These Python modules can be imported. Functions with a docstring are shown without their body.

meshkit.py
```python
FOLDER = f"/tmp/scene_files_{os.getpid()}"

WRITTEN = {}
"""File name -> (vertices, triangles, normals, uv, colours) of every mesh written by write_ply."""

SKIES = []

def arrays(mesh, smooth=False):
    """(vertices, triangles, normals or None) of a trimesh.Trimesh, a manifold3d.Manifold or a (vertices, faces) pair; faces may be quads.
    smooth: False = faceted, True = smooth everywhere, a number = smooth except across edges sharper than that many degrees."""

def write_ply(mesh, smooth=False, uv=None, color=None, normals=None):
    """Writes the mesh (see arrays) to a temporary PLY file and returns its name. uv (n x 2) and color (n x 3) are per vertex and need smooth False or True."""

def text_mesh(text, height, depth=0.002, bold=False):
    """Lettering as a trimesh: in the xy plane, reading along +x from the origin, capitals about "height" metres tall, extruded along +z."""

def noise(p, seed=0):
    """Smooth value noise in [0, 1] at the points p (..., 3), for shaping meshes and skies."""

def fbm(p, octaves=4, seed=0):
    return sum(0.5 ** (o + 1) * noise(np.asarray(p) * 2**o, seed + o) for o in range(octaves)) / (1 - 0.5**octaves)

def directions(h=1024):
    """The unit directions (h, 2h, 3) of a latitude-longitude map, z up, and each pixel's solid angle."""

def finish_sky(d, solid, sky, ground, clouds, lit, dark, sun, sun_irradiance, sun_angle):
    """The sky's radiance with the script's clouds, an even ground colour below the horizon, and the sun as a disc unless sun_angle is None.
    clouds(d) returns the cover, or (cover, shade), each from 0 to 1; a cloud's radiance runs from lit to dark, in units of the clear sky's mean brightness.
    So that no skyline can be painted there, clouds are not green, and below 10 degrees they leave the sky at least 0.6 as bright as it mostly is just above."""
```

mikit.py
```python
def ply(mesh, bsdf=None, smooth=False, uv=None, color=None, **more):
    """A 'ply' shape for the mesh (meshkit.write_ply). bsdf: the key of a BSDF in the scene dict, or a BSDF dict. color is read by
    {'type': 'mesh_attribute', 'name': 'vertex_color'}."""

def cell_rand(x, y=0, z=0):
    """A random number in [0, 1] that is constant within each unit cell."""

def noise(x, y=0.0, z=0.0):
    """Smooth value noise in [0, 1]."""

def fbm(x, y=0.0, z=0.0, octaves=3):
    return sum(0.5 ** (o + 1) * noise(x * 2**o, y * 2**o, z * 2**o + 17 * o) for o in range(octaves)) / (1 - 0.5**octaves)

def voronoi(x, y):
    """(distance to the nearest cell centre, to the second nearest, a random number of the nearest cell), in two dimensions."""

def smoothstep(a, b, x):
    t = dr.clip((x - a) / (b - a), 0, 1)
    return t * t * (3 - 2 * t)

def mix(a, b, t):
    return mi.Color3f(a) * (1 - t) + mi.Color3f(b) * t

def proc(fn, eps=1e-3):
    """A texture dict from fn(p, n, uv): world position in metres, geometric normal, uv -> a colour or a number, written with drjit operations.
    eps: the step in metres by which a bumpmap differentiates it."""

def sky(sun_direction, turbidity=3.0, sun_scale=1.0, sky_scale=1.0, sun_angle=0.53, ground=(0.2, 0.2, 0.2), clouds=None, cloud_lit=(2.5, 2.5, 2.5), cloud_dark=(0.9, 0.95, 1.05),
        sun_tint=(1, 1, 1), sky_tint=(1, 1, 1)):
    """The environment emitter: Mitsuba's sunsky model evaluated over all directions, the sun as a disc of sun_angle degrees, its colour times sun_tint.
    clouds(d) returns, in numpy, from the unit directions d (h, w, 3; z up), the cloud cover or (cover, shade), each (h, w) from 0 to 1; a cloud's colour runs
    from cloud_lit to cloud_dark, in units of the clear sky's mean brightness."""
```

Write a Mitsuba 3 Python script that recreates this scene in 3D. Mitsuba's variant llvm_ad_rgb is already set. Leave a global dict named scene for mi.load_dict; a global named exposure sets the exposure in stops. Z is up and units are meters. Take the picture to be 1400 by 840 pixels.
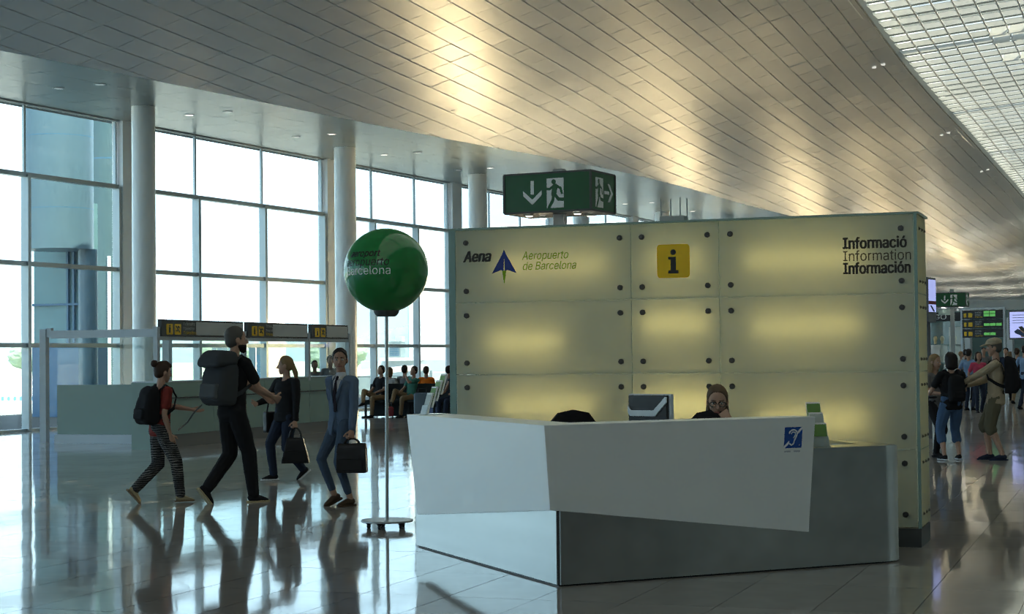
import math, random
import numpy as np
import trimesh
import drjit as dr
import mitsuba as mi
import mikit, meshkit
from manifold3d import Manifold, CrossSection
from shapely.geometry import Polygon, Point, LineString, box as sbox
from shapely.ops import unary_union

random.seed(7)
rng = np.random.default_rng(7)
T = mi.ScalarTransform4f
PI = math.pi

# ---------------------------------------------------------------- camera, sky, exposure
EYE = 1.57
CAM = np.array([[0.9413579, -0.01989824, -0.33682246],
                [0.33723051, 0.02295616, 0.94114218],
                [-0.01099492, -0.99953843, 0.02832026]])      # columns: right, down, forward
m4 = np.eye(4)
m4[:3, 0], m4[:3, 1], m4[:3, 2], m4[:3, 3] = -CAM[:, 0], -CAM[:, 1], CAM[:, 2], (0, 0, EYE)
exposure = 3.1
SUN = np.array([0.55, -0.45, 0.72])
scene, labels = {}, {}
scene['camera'] = {'type': 'perspective', 'fov': 2 * math.degrees(math.atan(700 / 2400)), 'fov_axis': 'x',
                   'near_clip': 0.1, 'far_clip': 20000.0, 'to_world': T(m4.tolist())}


def sky_clouds(d):
    n = meshkit.fbm(d * np.array([3.0, 3.0, 6.0]) + 5, 4)
    return np.clip((n - 0.30) * 2.2, 0, 1) * 0.9


scene['sky'] = mikit.sky(SUN, turbidity=4.0, sun_scale=1.0, sky_scale=1.0, ground=(0.30, 0.30, 0.29),
                         clouds=sky_clouds, cloud_lit=(3.25, 3.6, 3.85), cloud_dark=(1.9, 2.15, 2.35))
SKY_GAIN = 1.0

# ---------------------------------------------------------------- helpers


def rgb(*c):
    return {'type': 'rgb', 'value': list(c if len(c) > 1 else c * 3)}


def pr(color, rough=0.5, metal=0.0, spec=0.5, two=True, **kw):
    b = {'type': 'principled', 'base_color': color if isinstance(color, dict) else rgb(*color), 'roughness': rough, 'metallic': metal, 'specular': spec, **kw}
    return {'type': 'twosided', 'bsdf': b} if two else b


def M(name, bsdf):
    scene[name] = {'id': name, **bsdf} if False else bsdf
    return name


def lab(key, label=None, cat=None, group=None, kind=None):
    d = labels.setdefault(key, {})
    for k, v in (('label', label), ('category', cat), ('group', group), ('kind', kind)):
        if v:
            d[k] = v
    return key


COUNT = {}


def numbered(name):
    n = COUNT.get(name, 0)
    COUNT[name] = n + 1
    return name if n == 0 else f'{name}_{n:03d}'


def thing(name, label, cat, group=None):
    return lab(numbered(name), label, cat, group)


def put(name, mesh, mat, parent=None, smooth=False, **kw):
    key = numbered(f'{parent}__{name}' if parent else name)
    if isinstance(mesh, (list, tuple)) and mesh and not isinstance(mesh[0], np.ndarray):
        mesh = cat(mesh)
    scene[key] = mikit.ply(mesh, mat, smooth, **kw)
    return key


def reuse(name, key, parent=None, tf=None):
    k = numbered(f'{parent}__{name}' if parent else name)
    scene[k] = {**scene[key], **({'to_world': tf} if tf is not None else {})}
    return k


def tri(m):
    if isinstance(m, Manifold):
        q = m.to_mesh()
        return trimesh.Trimesh(q.vert_properties[:, :3], q.tri_verts, process=False)
    return m


def cat(ms):
    return trimesh.util.concatenate([tri(m) for m in ms])


def xf(mesh, mat4):
    m = tri(mesh).copy()
    m.apply_transform(mat4)
    return m


def mat(origin, ex=(1, 0, 0), ey=None, ez=(0, 0, 1)):
    ex, ez = np.array(ex, float), np.array(ez, float)
    ey = np.cross(ez, ex) if ey is None else np.array(ey, float)
    r = np.eye(4)
    r[:3, 0], r[:3, 1], r[:3, 2], r[:3, 3] = ex, ey, ez, origin
    return r


def rotz(a, o=(0, 0, 0)):
    c, s = math.cos(a), math.sin(a)
    return mat(o, (c, s, 0))


def bx(c, s, b=0.0):
    """Box by centre and size, with a chamfer b."""
    if b <= 0:
        m = trimesh.creation.box(s)
        m.apply_translation(c)
        return m
    s = np.array(s, float) / 2
    pts = []
    for sx in (-1, 1):
        for sy in (-1, 1):
            for sz in (-1, 1):
                k = np.array([sx, sy, sz])
                for a in range(3):
                    d = s - b
                    d[a] = s[a]
                    pts.append(k * d)
    m = tri(Manifold.hull_points(np.array(pts)))
    m.apply_translation(c)
    return m


def span(a, b, bev=0.0):
    a, b = np.array(a, float), np.array(b, float)
    return bx((a + b) / 2, np.abs(b - a), bev)


def hull(pts):
    return tri(Manifold.hull_points(np.array(pts, float)))


def cyl(p0, p1, r0, r1=None, n=20):
    p0, p1 = np.array(p0, float), np.array(p1, float)
    r1 = r0 if r1 is None else r1
    z = p1 - p0
    z /= np.linalg.norm(z)
    x = np.cross(z, [0, 0, 1] if abs(z[2]) < 0.9 else [1, 0, 0])
    x /= np.linalg.norm(x)
    y = np.cross(z, x)
    a = np.arange(n) * 2 * PI / n
    ring = np.cos(a)[:, None] * x + np.sin(a)[:, None] * y
    v = np.vstack([p0 + ring * r0, p1 + ring * r1, [p0], [p1]])
    i = np.arange(n)
    j = (i + 1) % n
    f = np.vstack([np.c_[i, j, j + n], np.c_[i, j + n, i + n], np.c_[j, i, i * 0 + 2 * n], np.c_[i + n, j + n, i * 0 + 2 * n + 1]])
    return trimesh.Trimesh(v, f, process=False)


def tube(pts, r, n=8):
    return cat([cyl(a, b, r, n=n) for a, b in zip(pts[:-1], pts[1:])] + [trimesh.creation.icosphere(1, r).apply_translation(p) for p in pts[1:-1]])


def lathe(prof, n=32):
    return trimesh.creation.revolve(np.array(prof, float), sections=n)


def ext(poly, h):
    gs = getattr(poly, 'geoms', [poly])
    return cat([trimesh.creation.extrude_polygon(g, h, engine='earcut') for g in gs])


def text(s, height, m, bold=False, shear=0.0, wide=1.0, depth=0.002):
    t = meshkit.text_mesh(s, height, depth, bold)
    t.vertices[:, 0] = t.vertices[:, 0] * wide + shear * t.vertices[:, 1]
    t.apply_transform(m)
    return t


def quad(a, b, c, d):
    return trimesh.Trimesh(np.array([a, b, c, d], float), [[0, 1, 2], [0, 2, 3]], process=False)


FRONT = mat((0, 0, 0), (1, 0, 0), (0, 0, 1), (0, -1, 0))       # lettering on a face that looks to -y


def front(x, y, z):
    m = FRONT.copy()
    m[:3, 3] = (x, y, z)
    return m


def seen(p):
    q = (np.atleast_2d(p) - [0, 0, EYE]) @ CAM
    return 700 + 2400 * q[:, 0] / q[:, 2], 420 + 2400 * q[:, 1] / q[:, 2], q[:, 2]


# ---------------------------------------------------------------- materials
sm, ns, fb = mikit.smoothstep, mikit.noise, mikit.fbm


def floor_col(p, n, uv):
    k = mikit.cell_rand((p.x + 4.92) / 0.6 + 200, (p.y - 10.75) / 1.2 + 200)
    v = fb(p.x * 6, p.y * 6, 3.0)
    return mikit.mix((0.150, 0.140, 0.130), (0.205, 0.195, 0.182), 0.55 * k + 0.45 * v)


def floor_bump(p, n, uv):
    return ns(p.x * 1.6, p.y * 1.1, 0.0) + 0.25 * ns(p.x * 5.0, p.y * 3.5, 4.0)


M('stone', {'type': 'bumpmap', 'scale': 0.0016, 'arbitrary': mikit.proc(floor_bump, 0.01),
            'bsdf': pr(mikit.proc(floor_col), 0.06, spec=0.55)})
M('joint', pr((0.05, 0.05, 0.05), 0.9))
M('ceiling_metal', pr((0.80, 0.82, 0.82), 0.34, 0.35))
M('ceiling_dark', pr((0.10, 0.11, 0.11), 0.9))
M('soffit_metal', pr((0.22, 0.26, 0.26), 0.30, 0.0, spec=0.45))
M('white_paint', pr((0.88, 0.92, 0.92), 0.3))
M('frame_metal', pr((0.42, 0.47, 0.48), 0.35, 0.6))
M('dull_wall', pr((0.46, 0.49, 0.46), 0.6))
M('grey_paint', pr((0.30, 0.33, 0.33), 0.5))
M('dark_grey', pr((0.055, 0.06, 0.06), 0.5))
M('black', pr((0.012, 0.012, 0.013), 0.45))
M('black_gloss', pr((0.012, 0.012, 0.013), 0.2))
M('window_glass', {'type': 'thindielectric', 'int_ior': 1.5, 'specular_transmittance': rgb(0.71, 0.92, 0.95)})
M('clear_glass', {'type': 'thindielectric', 'int_ior': 1.5, 'specular_transmittance': rgb(0.80, 0.90, 0.89)})
M('roof_glass', {'type': 'thindielectric', 'int_ior': 1.5, 'specular_transmittance': rgb(0.43, 0.47, 0.45)})
M('slat_white', {'type': 'principledthin', 'base_color': rgb(0.72, 0.74, 0.71), 'roughness': 0.6, 'diff_trans': 0.9})
M('rail_white', pr((0.8, 0.8, 0.78), 0.4))

# ---------------------------------------------------------------- floor
FX, FY = -4.92, 10.75                                          # a joint crossing
put('floor', [span((-32, -20, -0.3), (14, 212, -0.014))], 'joint')
lab('floor', 'polished grey stone floor of the departure hall', kind='structure')
tiles = []
for i in range(-46, 32):
    for j in range(-26, 100):
        x0, y0 = FX + 0.6 * i, FY + 1.2 * j
        if x0 < -26.5 + 0.0929 * max(y0, -10) * 1.0 - 1.0 or x0 > 13:
            continue
        tiles.append((x0, y0))
tiles = np.array(tiles)


def floor_tile(x0, y0):
    g = 0.0022
    a = rng.normal(0, 0.00035, 4)
    v = [(x0 + g, y0 + g, a[0]), (x0 + 0.6 - g, y0 + g, a[1]), (x0 + 0.6 - g, y0 + 1.2 - g, a[2]), (x0 + g, y0 + 1.2 - g, a[3])]
    w = [(x, y, -0.0139) for x, y, z in v]
    f = [[0, 1, 2], [0, 2, 3], [0, 4, 5], [0, 5, 1], [1, 5, 6], [1, 6, 2], [2, 6, 7], [2, 7, 3], [3, 7, 4], [3, 4, 0]]
    return trimesh.Trimesh(np.array(v + w), f, process=False)


cx, cy, cz = seen(np.c_[tiles + [0.3, 0.6], np.zeros(len(tiles))])
near = (cz > 3) & (cx > -60) & (cx < 1460) & (cy < 860)
order = np.argsort(np.where(near, cz, 1e6))
first = set(order[:299].tolist())
for k in order[:299]:
    put('tile', floor_tile(*tiles[k]), 'stone', 'floor')
# beyond these the tiles stay real pieces in one part, and past 70 m one slab
rest = [floor_tile(*tiles[k]) for k in range(len(tiles)) if k not in first and tiles[k][1] < 70]
far = [bx((-6.5, 141, -0.007), (45, 142.4, 0.0138))]
lab(put('far_tile', rest + far, 'stone', 'floor'), kind='stuff')

# ---------------------------------------------------------------- window wall on the left
A0 = np.array([-23.87, 32.9])
WD = np.array([0.09241, 0.99572])
WN = np.array([0.99572, -0.09241])                             # into the hall


def wp(s, d, z):
    return np.array([*(A0 + WD * s + WN * d), z])


def wbox(s0, s1, d0, d1, z0, z1):
    m = bx(((s0 + s1) / 2, (d0 + d1) / 2, (z0 + z1) / 2), (s1 - s0, d1 - d0, z1 - z0))
    r = np.eye(4)
    r[:2, 0], r[:2, 1], r[:2, 3] = WD, WN, A0
    m.apply_transform(r)
    m.invert()
    return m


SOFF = 7.45
TOP = 7.58
bays = [(-4.2, 4.11, (-1.9, 0.81)), (4.95, 13.76, (7.42, 10.57)), (14.65, 21.86, (16.71, 19.53))]
s = -4.2
while s > -46:
    bays.insert(0, (s - 8.9, s - 0.8, (s - 6.1, s - 3.4)))
    s -= 8.9
s = 22.7
while s < 66:
    bays.append((s, s + 7.6, (s + 2.4, s + 5.0)))
    s += 8.4
ROWS = (0.06, 1.95, 3.80, 5.82, TOP - 0.1)
pil = []
for k, (a, b, mids) in enumerate(bays):
    w = f'window_{k + 1}'
    lab(w, 'tall glazed bay of the left window wall', kind='structure')
    edges = (a, *mids, b)
    for e in edges:
        put('mullion', [wbox(e - 0.05, e + 0.05, -0.05, 0.16, 0, 5.82), wbox(e - 0.028, e + 0.028, -0.03, 0.03, 5.82, TOP)], 'frame_metal', w)
    for z in ROWS[1:4]:
        put('transom', wbox(a, b, -0.05, 0.12, z - 0.05, z + 0.05), 'frame_metal', w)
    put('sill', wbox(a, b, -0.06, 0.10, 0.0, 0.06), 'frame_metal', w)
    put('head', wbox(a, b, -0.08, 0.12, TOP - 0.16, TOP + 0.1), 'grey_paint', w)
    for i in range(3):
        for j in range(4):
            put('pane', quad(wp(edges[i], 0, ROWS[j]), wp(edges[i + 1], 0, ROWS[j]), wp(edges[i + 1], 0, ROWS[j + 1]), wp(edges[i], 0, ROWS[j + 1])), 'window_glass', w)
    if k:
        put('pilaster', wbox(bays[k - 1][1] + 0.07, a - 0.07, -0.15, 0.18, 0, TOP + 0.1), 'white_paint', 'wall_left')
put('parapet', [wbox(bays[0][0], 73, -0.4, 0.0, TOP + 0.05, 10.5)], 'white_paint', 'wall_left')
put('footing', [wbox(bays[0][0], 73, -0.25, -0.05, -4, 0.0)], 'grey_paint', 'wall_left')
lab('wall_left', 'long glazed wall on the left', kind='structure')
cols = [2.57, 11.74, 20.14]
cols = [2.57 - 9.0 * k for k in (3, 2, 1)] + cols + [20.14 + 8.6 * k for k in range(1, 7)]
for k, s in enumerate(cols):
    r = 0.27 + 0.03 * (s > 5)
    c = thing('column', 'round white column in front of the window wall', 'column', 'round white columns along the windows')
    if k == 3:
        lab(c, 'round white column behind the frosted counter wing, leftmost column in view')
    if k == 4:
        lab(c, 'round white column between the left and the middle window bay, left of the green ball')
    if k == 5:
        lab(c, 'round white column just left of the green exit sign, above the lit glass wall')
    p = wp(s, 2.0, 0)
    put('shaft', cyl(p, p + [0, 0, SOFF], r, n=40), 'white_paint', c, smooth=30)
    put('base_ring', cyl(p, p + [0, 0, 0.12], r + 0.03, n=40), 'frame_metal', c, smooth=30)

# ---------------------------------------------------------------- ceiling
TH = 0.023365
U0, V0, DU, DV = -20.0966, 26.9455, 0.52, 1.1864
EX = (math.cos(TH), math.sin(TH))
yk = np.array([-60, -30, 20, 44, 50, 59, 70, 85, 100, 125, 150, 215, 260.])
ek = np.array([-4.27, -2.67, 0, 0, -0.03, 0.1, 0.5, 0.94, 1.4, 2.45, 3.6, 6.6, 8.9])
from scipy.interpolate import PchipInterpolator
EF = PchipInterpolator(yk, ek)


def ceil_z(X, Y):
    q = np.maximum(X + 20, 0)
    z = 0.31644 * X - 0.05342 * Y + 15.3115 + EF(Y) - 0.0022 * q * q + 0.018 * np.sin((Y - 37) * 2 * PI / 22.0)
    k = np.clip((Y - 92) / 14.0, 0, 1)                         # past the window wall the hall widens under a lower roof
    return z + k * (0.2 * np.logaddexp(0, (7.5 - z) / 0.2))


def uv_xy(u, v):
    return u * EX[0] + v * EX[1], -u * EX[1] + v * EX[0]


NU = 24
tl = []
for i in range(-58, NU):
    for j in range(-38, 155):
        u, v = U0 + DU * i, V0 + DV * j
        X, Y = uv_xy(u + DU / 2, v + DV / 2)
        if i < -22 and Y < 106 or X < -45:
            continue
        if Y < 106 and max(ceil_z(X + DU * 0.55, Y - DV / 2), ceil_z(X + DU * 0.55, Y + DV / 2)) < SOFF - 0.02:
            continue
        tl.append((u, v))
tl = np.array(tl)


def tile_mesh(u, v, g=0.012, e=0.009, dz=0.0, th=0.03):
    c = np.array([(u + g, v + e), (u + DU - g, v + e), (u + DU - g, v + DV - e), (u + g, v + DV - e)])
    X, Y = uv_xy(c[:, 0], c[:, 1])
    z = ceil_z(X, Y)
    z = z + dz
    lim = SOFF + dz * 0.5 if Y.max() < 106.8 else 0.0
    if not dz:
        z += rng.normal(0, 0.0016) * np.array([-1, 1, 1, -1]) + rng.normal(0, 0.0026) * np.array([-1, -1, 1, 1]) + rng.normal(0, 0.001)
    P, Q = np.c_[X, Y, z], []
    for k in range(4):                                         # the last row is cut where it meets the soffit
        a, b = P[k], P[(k + 1) % 4]
        if a[2] >= lim:
            Q.append(a)
        if (a[2] >= lim) != (b[2] >= lim):
            Q.append(a + (b - a) * (lim - a[2]) / (b[2] - a[2]))
    n = len(Q)
    if n < 3:
        return None
    Q = np.array(Q)
    f = [[0, k + 1, k] for k in range(1, n - 1)]
    for k in range(n):
        j = (k + 1) % n
        f += [[k, j, j + n], [k, j + n, k + n]]
    return trimesh.Trimesh(np.vstack([Q, Q + [0, 0, th]]), f, process=False)


tl = np.array([t for t in tl if tile_mesh(*t) is not None])
X, Y = uv_xy(tl[:, 0] + DU / 2, tl[:, 1] + DV / 2)
cx, cy, cz = seen(np.c_[X, Y, ceil_z(X, Y)])
near = (cz > 3) & (cx > -30) & (cx < 1430) & (cy > -20) & (cy < 500)
order = np.argsort(np.where(near, cz, 1e6))
first = set(order[:299].tolist())
for k in order[:299]:
    t = tile_mesh(*tl[k])
    if t is not None:
        put('tile', t, 'ceiling_metal', 'ceiling')
lab(put('far_tile', [t for t in (tile_mesh(*tl[k]) for k in range(len(tl)) if k not in first) if t is not None], 'ceiling_metal', 'ceiling'), kind='stuff')
# the sheet behind the joints, and the mirrored half over the right side of the hall

def sheet(P, Zs, low=None):
    n, m = Zs.shape
    v = np.c_[P.reshape(-1, 2), Zs.ravel()]
    i, j = np.meshgrid(np.arange(n - 1), np.arange(m - 1), indexing='ij')
    a = (i * m + j).ravel()
    if low is not None:
        zz = Zs.ravel()
        a = a[np.minimum(np.minimum(zz[a], zz[a + m + 1]), np.minimum(zz[a + 1], zz[a + m])) > low + 0.06]
    return trimesh.Trimesh(v, np.vstack([np.c_[a, a + m + 1, a + m], np.c_[a, a + 1, a + m + 1]]), process=False)


lab(put('backing', [t for t in (tile_mesh(*q, 0.0, 0.0, 0.034, 0.05) for q in tl) if t is not None], 'ceiling_dark', 'ceiling'), kind='stuff')
lab('ceiling', 'sloping ceiling of satin metal tiles', kind='structure')
# soffit over the window side
def edge_d(s):
    """How far from the wall the soffit meets the sloping ceiling."""
    lo, hi = 0.0, 9.0
    for _ in range(40):
        md = (lo + hi) / 2
        q = wp(s, md, 0)
        if ceil_z(q[0], q[1]) < SOFF:
            lo = md
        else:
            hi = md
    return lo


fars = []
bk = []
for k in range(-50, 61):
    s0 = k * 1.2
    d1 = edge_d(s0 + 0.6)
    d = d1
    e0, e1 = edge_d(s0), edge_d(s0 + 1.2)
    up = np.array([0, 0, 0.035])
    bk.append(quad(wp(s0, -0.6, SOFF) + up, wp(s0 + 1.2, -0.6, SOFF) + up, wp(s0 + 1.2, e1 + 0.02, SOFF) + up, wp(s0, e0 + 0.02, SOFF) + up))
    while d > 0.1:
        o = max(d - 1.2, 0.0)
        g = 0.004
        off = d1 - d
        P = [wp(s0 + g, max(e0 - off - (d - o) + g, 0), SOFF), wp(s0 + 1.2 - g, max(e1 - off - (d - o) + g, 0), SOFF), wp(s0 + 1.2 - g, e1 - off - g, SOFF), wp(s0 + g, e0 - off - g, SOFF)]
        v = np.vstack([P, np.array(P) + [0, 0, 0.03]])
        f = [[0, 2, 1], [0, 3, 2], [0, 1, 5], [0, 5, 4], [1, 2, 6], [1, 6, 5], [2, 3, 7], [2, 7, 6], [3, 0, 4], [3, 4, 7]]
        t = trimesh.Trimesh(v, f, process=False)
        if -5 < s0 < 50:
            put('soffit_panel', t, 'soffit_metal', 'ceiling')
        else:
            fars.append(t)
        d = o
put('soffit_backing', bk, 'ceiling_dark', 'ceiling')
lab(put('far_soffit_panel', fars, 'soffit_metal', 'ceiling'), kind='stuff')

# skylight with louvres between rails
UE = U0 + DU * NU
SKY_N = 17


def sky_z(k, v):
    """Height of the louvre plane at rail k."""
    X, Y = uv_xy(UE, v)
    return ceil_z(X, Y) + 0.20 + 0.045 * k


sl_first, sl_rest = [], []
SV = 0.93
rot = 0.09
for k in range(SKY_N):
    for j in range(-36, 205):
        v = V0 + SV * j
        u = UE + DU * k
        openk = k >= 5 and (j % 23 in (2, 3, 6)) and (k % 3 != 1)
        tilt = 0.5 if openk else 0.03
        g = 0.022
        w = SV - 2 * 0.012
        c = []
        for uu in (u + g, u + DU - g):
            for sgn in (-1, 1):
                vv = v + SV / 2 + sgn * w / 2 * math.cos(tilt)
                X, Y = uv_xy(uu, vv)
                c.append((X, Y, sky_z(k + (uu - u) / DU, v + SV / 2) + sgn * w / 2 * math.sin(tilt)))
        t = quad(c[0], c[1], c[3], c[2])
        X, Y, Zc = np.mean(c, 0)
        px, py, pz = seen((X, Y, Zc))
        vis = pz[0] > 3 and -20 < px[0] < 1420 and -20 < py[0] < 480
        (sl_first if vis else sl_rest).append((pz[0] if vis else 1e6, t))
sl_first.sort(key=lambda q: q[0])
for z, t in sl_first[:299]:
    put('slat', t, 'slat_white', 'skylight')
lab(put('far_slat', [t for z, t in sl_first[299:] + sl_rest], 'slat_white', 'skylight'), kind='stuff')
vs = np.linspace(V0 - 40, V0 + 190, 60)
for k in range(SKY_N + 1):
    P = [np.array([*uv_xy(UE + DU * k, v), sky_z(k, v) - 0.02]) for v in vs]
    if k == 0:
        put('edge_trim', [hull(np.vstack([np.array([p, q]) + o for o in ((-0.03, 0, -0.2), (0.03, 0, -0.2), (-0.03, 0, 0.12), (0.03, 0, 0.12))])) for p, q in zip(P[:-1], P[1:])], 'grey_paint', 'skylight')
    else:
        put('rail', [hull(np.vstack([np.array([p, q]) + o for o in ((-0.016, 0, -0.03), (0.016, 0, -0.03), (-0.016, 0, 0.04), (0.016, 0, 0.04))])) for p, q in zip(P[:-1], P[1:])], 'rail_white', 'skylight')
for j in range(-36, 205):
    v = V0 + SV * j
    p, q = np.array([*uv_xy(UE + 0.04, v), sky_z(0, v) + 0.015]), np.array([*uv_xy(UE + DU * SKY_N, v), sky_z(SKY_N, v) + 0.015])
    put('cross_bar', hull(np.vstack([np.array([p, q]) + o for o in ((0, -0.02, -0.012), (0, 0.02, -0.012), (0, -0.02, 0.03), (0, 0.02, 0.03))])), 'grey_paint', 'skylight')
for j in range(18):
    v = V0 - 36 + 12 * j
    p, q = np.array([*uv_xy(UE - 0.2, v), sky_z(0, v) + 0.75]), np.array([*uv_xy(UE + DU * SKY_N + 0.2, v), sky_z(SKY_N, v) + 0.75])
    put('roof_beam', hull(np.vstack([np.array([p, q]) + o for o in ((0, -0.12, -0.22), (0, 0.12, -0.22), (0, -0.12, 0.22), (0, 0.12, 0.22))])), 'grey_paint', 'skylight')
    a0, a1 = np.array([*uv_xy(UE - 0.2, v + 12), sky_z(0, v + 12) + 0.98]), np.array([*uv_xy(UE + DU * SKY_N + 0.2, v + 12), sky_z(SKY_N, v + 12) + 0.98])
    p, q = p + [0, 0, 0.23], q + [0, 0, 0.23]
    put('roof_pane', quad(p, q, a1, a0), 'roof_glass', 'skylight')
    put('roof_curb', [hull(np.vstack([np.array([e0, e1]) + o for o in ((-0.05, 0, -1.2), (0.05, 0, -1.2), (-0.05, 0, 0.02), (0.05, 0, 0.02))]) ) for e0, e1 in ((p, a0), (q, a1))], 'white_paint', 'skylight')
lab('skylight', 'long glazed skylight with white louvre slats over the right of the hall', 'skylight')
del labels['skylight']['category']
labels['skylight']['kind'] = 'structure'

# right side of the hall: ceiling, glazed wall, and the end walls
UR = UE + DU * SKY_N
vv = np.arange(-38, 157)
gr = np.array([[uv_xy(UR + uu, V0 + DV * j) for j in vv] for uu in np.linspace(0, 13.5, 10)])
zr = np.array([[ceil_z(*uv_xy(UE, V0 + DV * j)) + 0.2 + 0.045 * SKY_N - 0.2 - 0.012 * uu * uu for j in vv] for uu in np.linspace(0, 13.5, 10)])
put('right_slope', sheet(gr, zr), 'ceiling_metal', 'ceiling')
put('wall_right', span((13, -20, 0), (13.3, 210, 12)), 'dull_wall')
put('added_dark_panel', span((12.93, -12, 0), (13.0, 7.6, 3.4)), 'dark_grey', 'wall_right')  # unseen dark panel, added to darken the reflection in the desk steel
put('added_dark_strip', span((12.93, 10.2, 0), (13.0, 11.6, 3.0)), 'dark_grey', 'wall_right')  # second unseen dark strip, added for the same steel reflection
k = put('added_glow_panel', quad((12.95, 15, 0.4), (12.95, 26, 0.4), (12.95, 26, 3.2), (12.95, 15, 3.2)), 'white_paint', 'wall_right')  # unseen glowing sheet, added to give the rounded steel end a highlight
scene[k]['emitter'] = {'type': 'area', 'radiance': rgb(0.10, 0.11, 0.105)}
lab('wall_right', 'wall on the far right of the hall', kind='structure')
put('wall_back', span((-34, -20.3, -0.3), (14, -20, 14)), 'dull_wall')
lab('wall_back', 'end wall of the hall', kind='structure')
put('side_wall', [span((-45.4, 106, 0), (-45, 210, 1.2)), span((-45.4, 106, 5.4), (-45, 210, 10)), span((-45, 105.7, 0), (-16.9, 106, 10))], 'white_paint', 'wall_left')
put('side_pane', quad((-45.2, 106, 1.2), (-45.2, 210, 1.2), (-45.2, 210, 5.4), (-45.2, 106, 5.4)), 'window_glass', 'wall_left')
put('side_floor', span((-45, 106, -0.05), (-26, 210, -0.001)), 'stone', 'floor')
put('wall_front', span((-46, 210, -0.3), (14, 210.3, 14)), 'white_paint')
lab('wall_front', 'far end wall of the hall', kind='structure')

# ---------------------------------------------------------------- materials of the furniture
M('frosted', {'type': 'principledthin', 'base_color': rgb(0.56, 0.60, 0.54), 'roughness': 0.28, 'spec_trans': 0.0, 'diff_trans': 1.1, 'eta': 1.5})
M('glass_edge', pr((0.20, 0.33, 0.31), 0.2))
M('counter_frost', pr((0.21, 0.31, 0.27), 0.25, spec=0.6))
M('bolt_steel', pr((0.10, 0.10, 0.10), 0.3, 0.9))
M('ink', pr((0.01, 0.01, 0.01), 0.5))
M('ink_soft', pr((0.035, 0.035, 0.03), 0.5))
M('logo_blue', pr((0.012, 0.03, 0.20), 0.4))
M('logo_green', pr((0.16, 0.32, 0.01), 0.4))
M('sign_yellow', pr((0.80, 0.50, 0.0), 0.4))
M('sign_blue', pr((0.01, 0.06, 0.30), 0.4))
M('white_print', pr((0.75, 0.77, 0.77), 0.5))
M('counter_white', pr((0.71, 0.75, 0.74), 0.4))


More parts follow.
